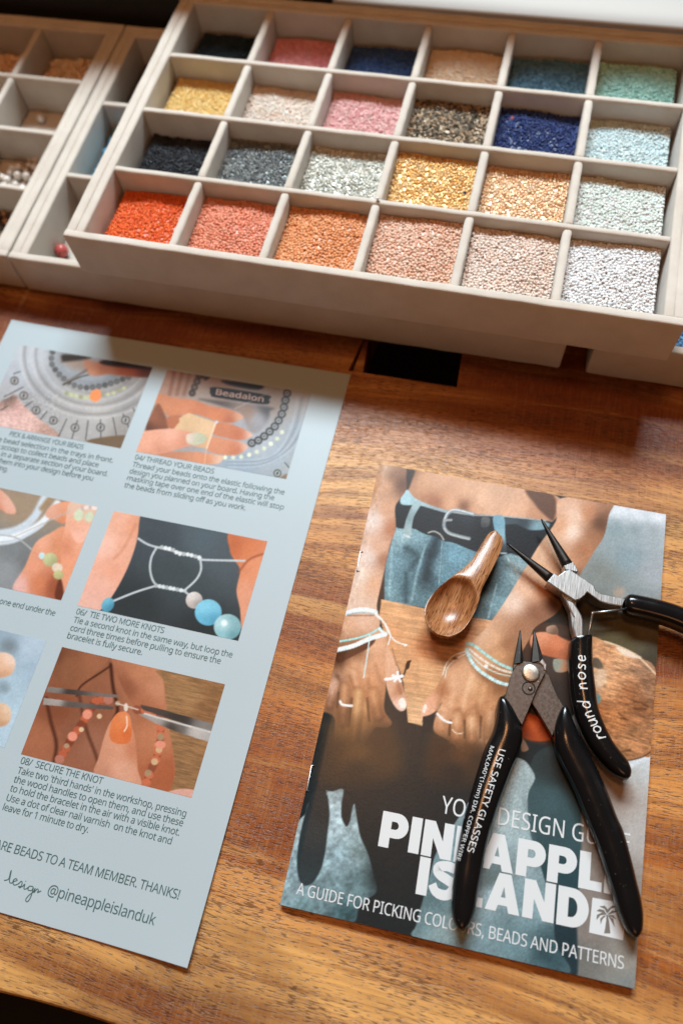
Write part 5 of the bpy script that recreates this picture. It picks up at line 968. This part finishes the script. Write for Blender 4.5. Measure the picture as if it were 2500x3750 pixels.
part('spring_wire', tube('spring_wire', [tat(TB, (818,882), BK+.0075), tat(TB, (930,872), BK+.0078), tat(TB, (1085,852), BK+.0080)], .00055, 8), M['steel'], pli)
part('spring_wire', tube('spring_wire', [tat(TB, (824,876), BK+.0082), tat(TB, (820,905), BK+.0070), tat(TB, (805,990), BK+.0066), tat(TB, (775,1120), BK+.0062)], .00055, 8), M['steel'], pli)
# pen writing that follows the handle upwards
LET = {'r': [[(0,0),(.12,1)], [(.1,.55),(.3,.95),(.6,.9)]], 'o': [[(.35,1),(.05,.75),(.05,.25),(.35,0),(.65,.25),(.65,.75),(.35,1)]], 'u': [[(0,1),(.02,.3),(.25,0),(.5,.3),(.6,1)], [(.6,1),(.64,0)]],
 'n': [[(0,0),(.05,1)], [(.05,.6),(.3,1),(.52,.8),(.58,0)]], 'd': [[(.6,.8),(.3,1),(.05,.6),(.1,.1),(.4,0),(.62,.4)], [(.72,1.75),(.62,0)]], 's': [[(.5,.9),(.2,1),(.05,.75),(.45,.4),(.4,.05),(0,.05)]],
 'e': [[(.05,.5),(.55,.55),(.45,.95),(.15,.9),(.03,.45),(.2,.03),(.6,.15)]]}
BP = np.array(crom([(1345,1172),(1288,1072),(1252,1000),(1205,900),(1188,800),(1166,680),(1152,560),(1156,465),(1152,350)], 8)); BL_ = np.concatenate([[0], np.cumsum(np.linalg.norm(np.diff(BP, axis=0), axis=1))])
def pen(s_, b): 
    x, y = np.interp(s_, BL_, BP[:, 0]), np.interp(s_, BL_, BP[:, 1]); x2, y2 = np.interp(s_+4, BL_, BP[:, 0]), np.interp(s_+4, BL_, BP[:, 1]); d = np.array([x2-x, y2-y]); d /= np.linalg.norm(d)+1e-9
    return tp(TA, (x+d[1]*b, y-d[0]*b))
strokes = []; s_ = 0
for ch, adv in zip('round nose', (66, 80, 84, 84, 150, 0, 90, 92, 80, 70)):
    for l in LET.get(ch, []): strokes.append([pen(s_+a_*88+b_*9, b_*66) for a_, b_ in l])
    s_ += adv if ch != ' ' else 36
ribbon_on('grip_writing', strokes, 4.4, lambda u, v: GN.on(u, v), M['handwhite'], gn_)

# ---- wooden spoon
sp = root('wooden_spoon', (1640,2230), 'small brown wooden scoop spoon lying on the booklet cover', 'spoon')
PR_ = [(1188,574,1214,582),(1150,600,1250,628),(1112,655,1250,690),(1072,722,1220,765),(1028,788,1182,842),(970,845,1140,922),(895,900,1105,990),(825,955,1092,1040),(765,1012,1080,1092),(718,1078,1055,1152),(693,1150,1018,1222),(700,1222,972,1282),(735,1278,925,1315),(792,1320,868,1337)]
zs = [.0078,.0080,.0082,.0086,.0090,.0096,.0102,.0106,.0108,.0109,.0110,.0112,.0114,.0115]
def spoon_mesh():
    L = crom([tat(T7, p[:2], BK+z) for p, z in zip(PR_, zs)], 5); R = crom([tat(T7, p[2:], BK+z) for p, z in zip(PR_, zs)], 5); n = len(L); nt = 25
    ic, il, inn = np.array(tp(T7, (884,1118))), None, None
    ax = np.array([-.43, .90]); pr = np.array([.90, .43])
    top = []; bot = []
    for i in range(n):
        s_ = i/(n-1); 
        for k in range(nt):
            t = -1+2*k/(nt-1); p = L[i]*(1-(t+1)/2)+R[i]*(t+1)/2; uv = pix([p])[0]-ic; a = float(uv@ax)/110.5; b = float(uv@pr)/87.0; r2 = a*a+b*b
            wloc_ = np.linalg.norm(R[i]-L[i]); z = p[2]
            crown = .0012*(1-t*t)*(1 if s_ < .45 else max(0, 1-(s_-.45)/.1)); zt = z+crown
            if r2 < 1: zt = z - .0074*(1-r2)**.72
            e = (1-min(1, abs(t))**2.4)**.5
            deep = .0042 if s_ < .38 else .0042+(.0105-.0042)*math.sin(min(1, (s_-.38)/.32)*math.pi/2)
            zb = z - .0008 - deep*e*(1 if s_ < .93 else math.sqrt(max(0, (1-s_)/.07)))
            zb = max(zb, BK+.0002); zt = max(zt, zb+.0009)
            top.append((p[0], p[1], zt)); bot.append((p[0], p[1], zb))
    V = top+bot; m = n*nt; F = []
    for i in range(n-1):
        for k in range(nt-1):
            a = i*nt+k; F.append((a, a+1, a+nt+1, a+nt)); F.append((m+a, m+a+nt, m+a+nt+1, m+a+1))
    rim = [k for k in range(nt)] + [i*nt+nt-1 for i in range(1, n)] + [(n-1)*nt+k for k in range(nt-2, -1, -1)] + [i*nt for i in range(n-2, 0, -1)]
    for a in range(len(rim)): p, q_ = rim[a], rim[(a+1) % len(rim)]; F.append((p, p+m, q_+m, q_))
    me = pyd('spoon_body', V, F); bm = bmesh.new(); bm.from_mesh(me); bmesh.ops.recalc_face_normals(bm, faces=bm.faces[:])
    for _ in range(1): bmesh.ops.smooth_vert(bm, verts=bm.verts[:], factor=.35, use_axis_x=False, use_axis_y=False, use_axis_z=True)
    # grain runs along the spoon: turn the mesh so that its own x axis follows it
    d = (tat(T7, (1200,585), 0)-tat(T7, (870,1320), 0)); ang = math.atan2(d[1], d[0]); c0 = tat(T7, (1000,1000), 0)
    Mx = Matrix.Translation(Vector((c0[0], c0[1], 0))) @ Matrix.Rotation(ang, 4, 'Z'); bm.transform(Mx.inverted()); bm.to_mesh(me); bm.free(); shade(me); return me, Mx
me, Mx = spoon_mesh(); o = link('spoon_body', me, M['spoon']); o.parent = sp; o.matrix_parent_inverse = sp.matrix_basis.inverted(); o.matrix_basis = Mx
sp_parts = o; o.name = 'bowl_and_handle'
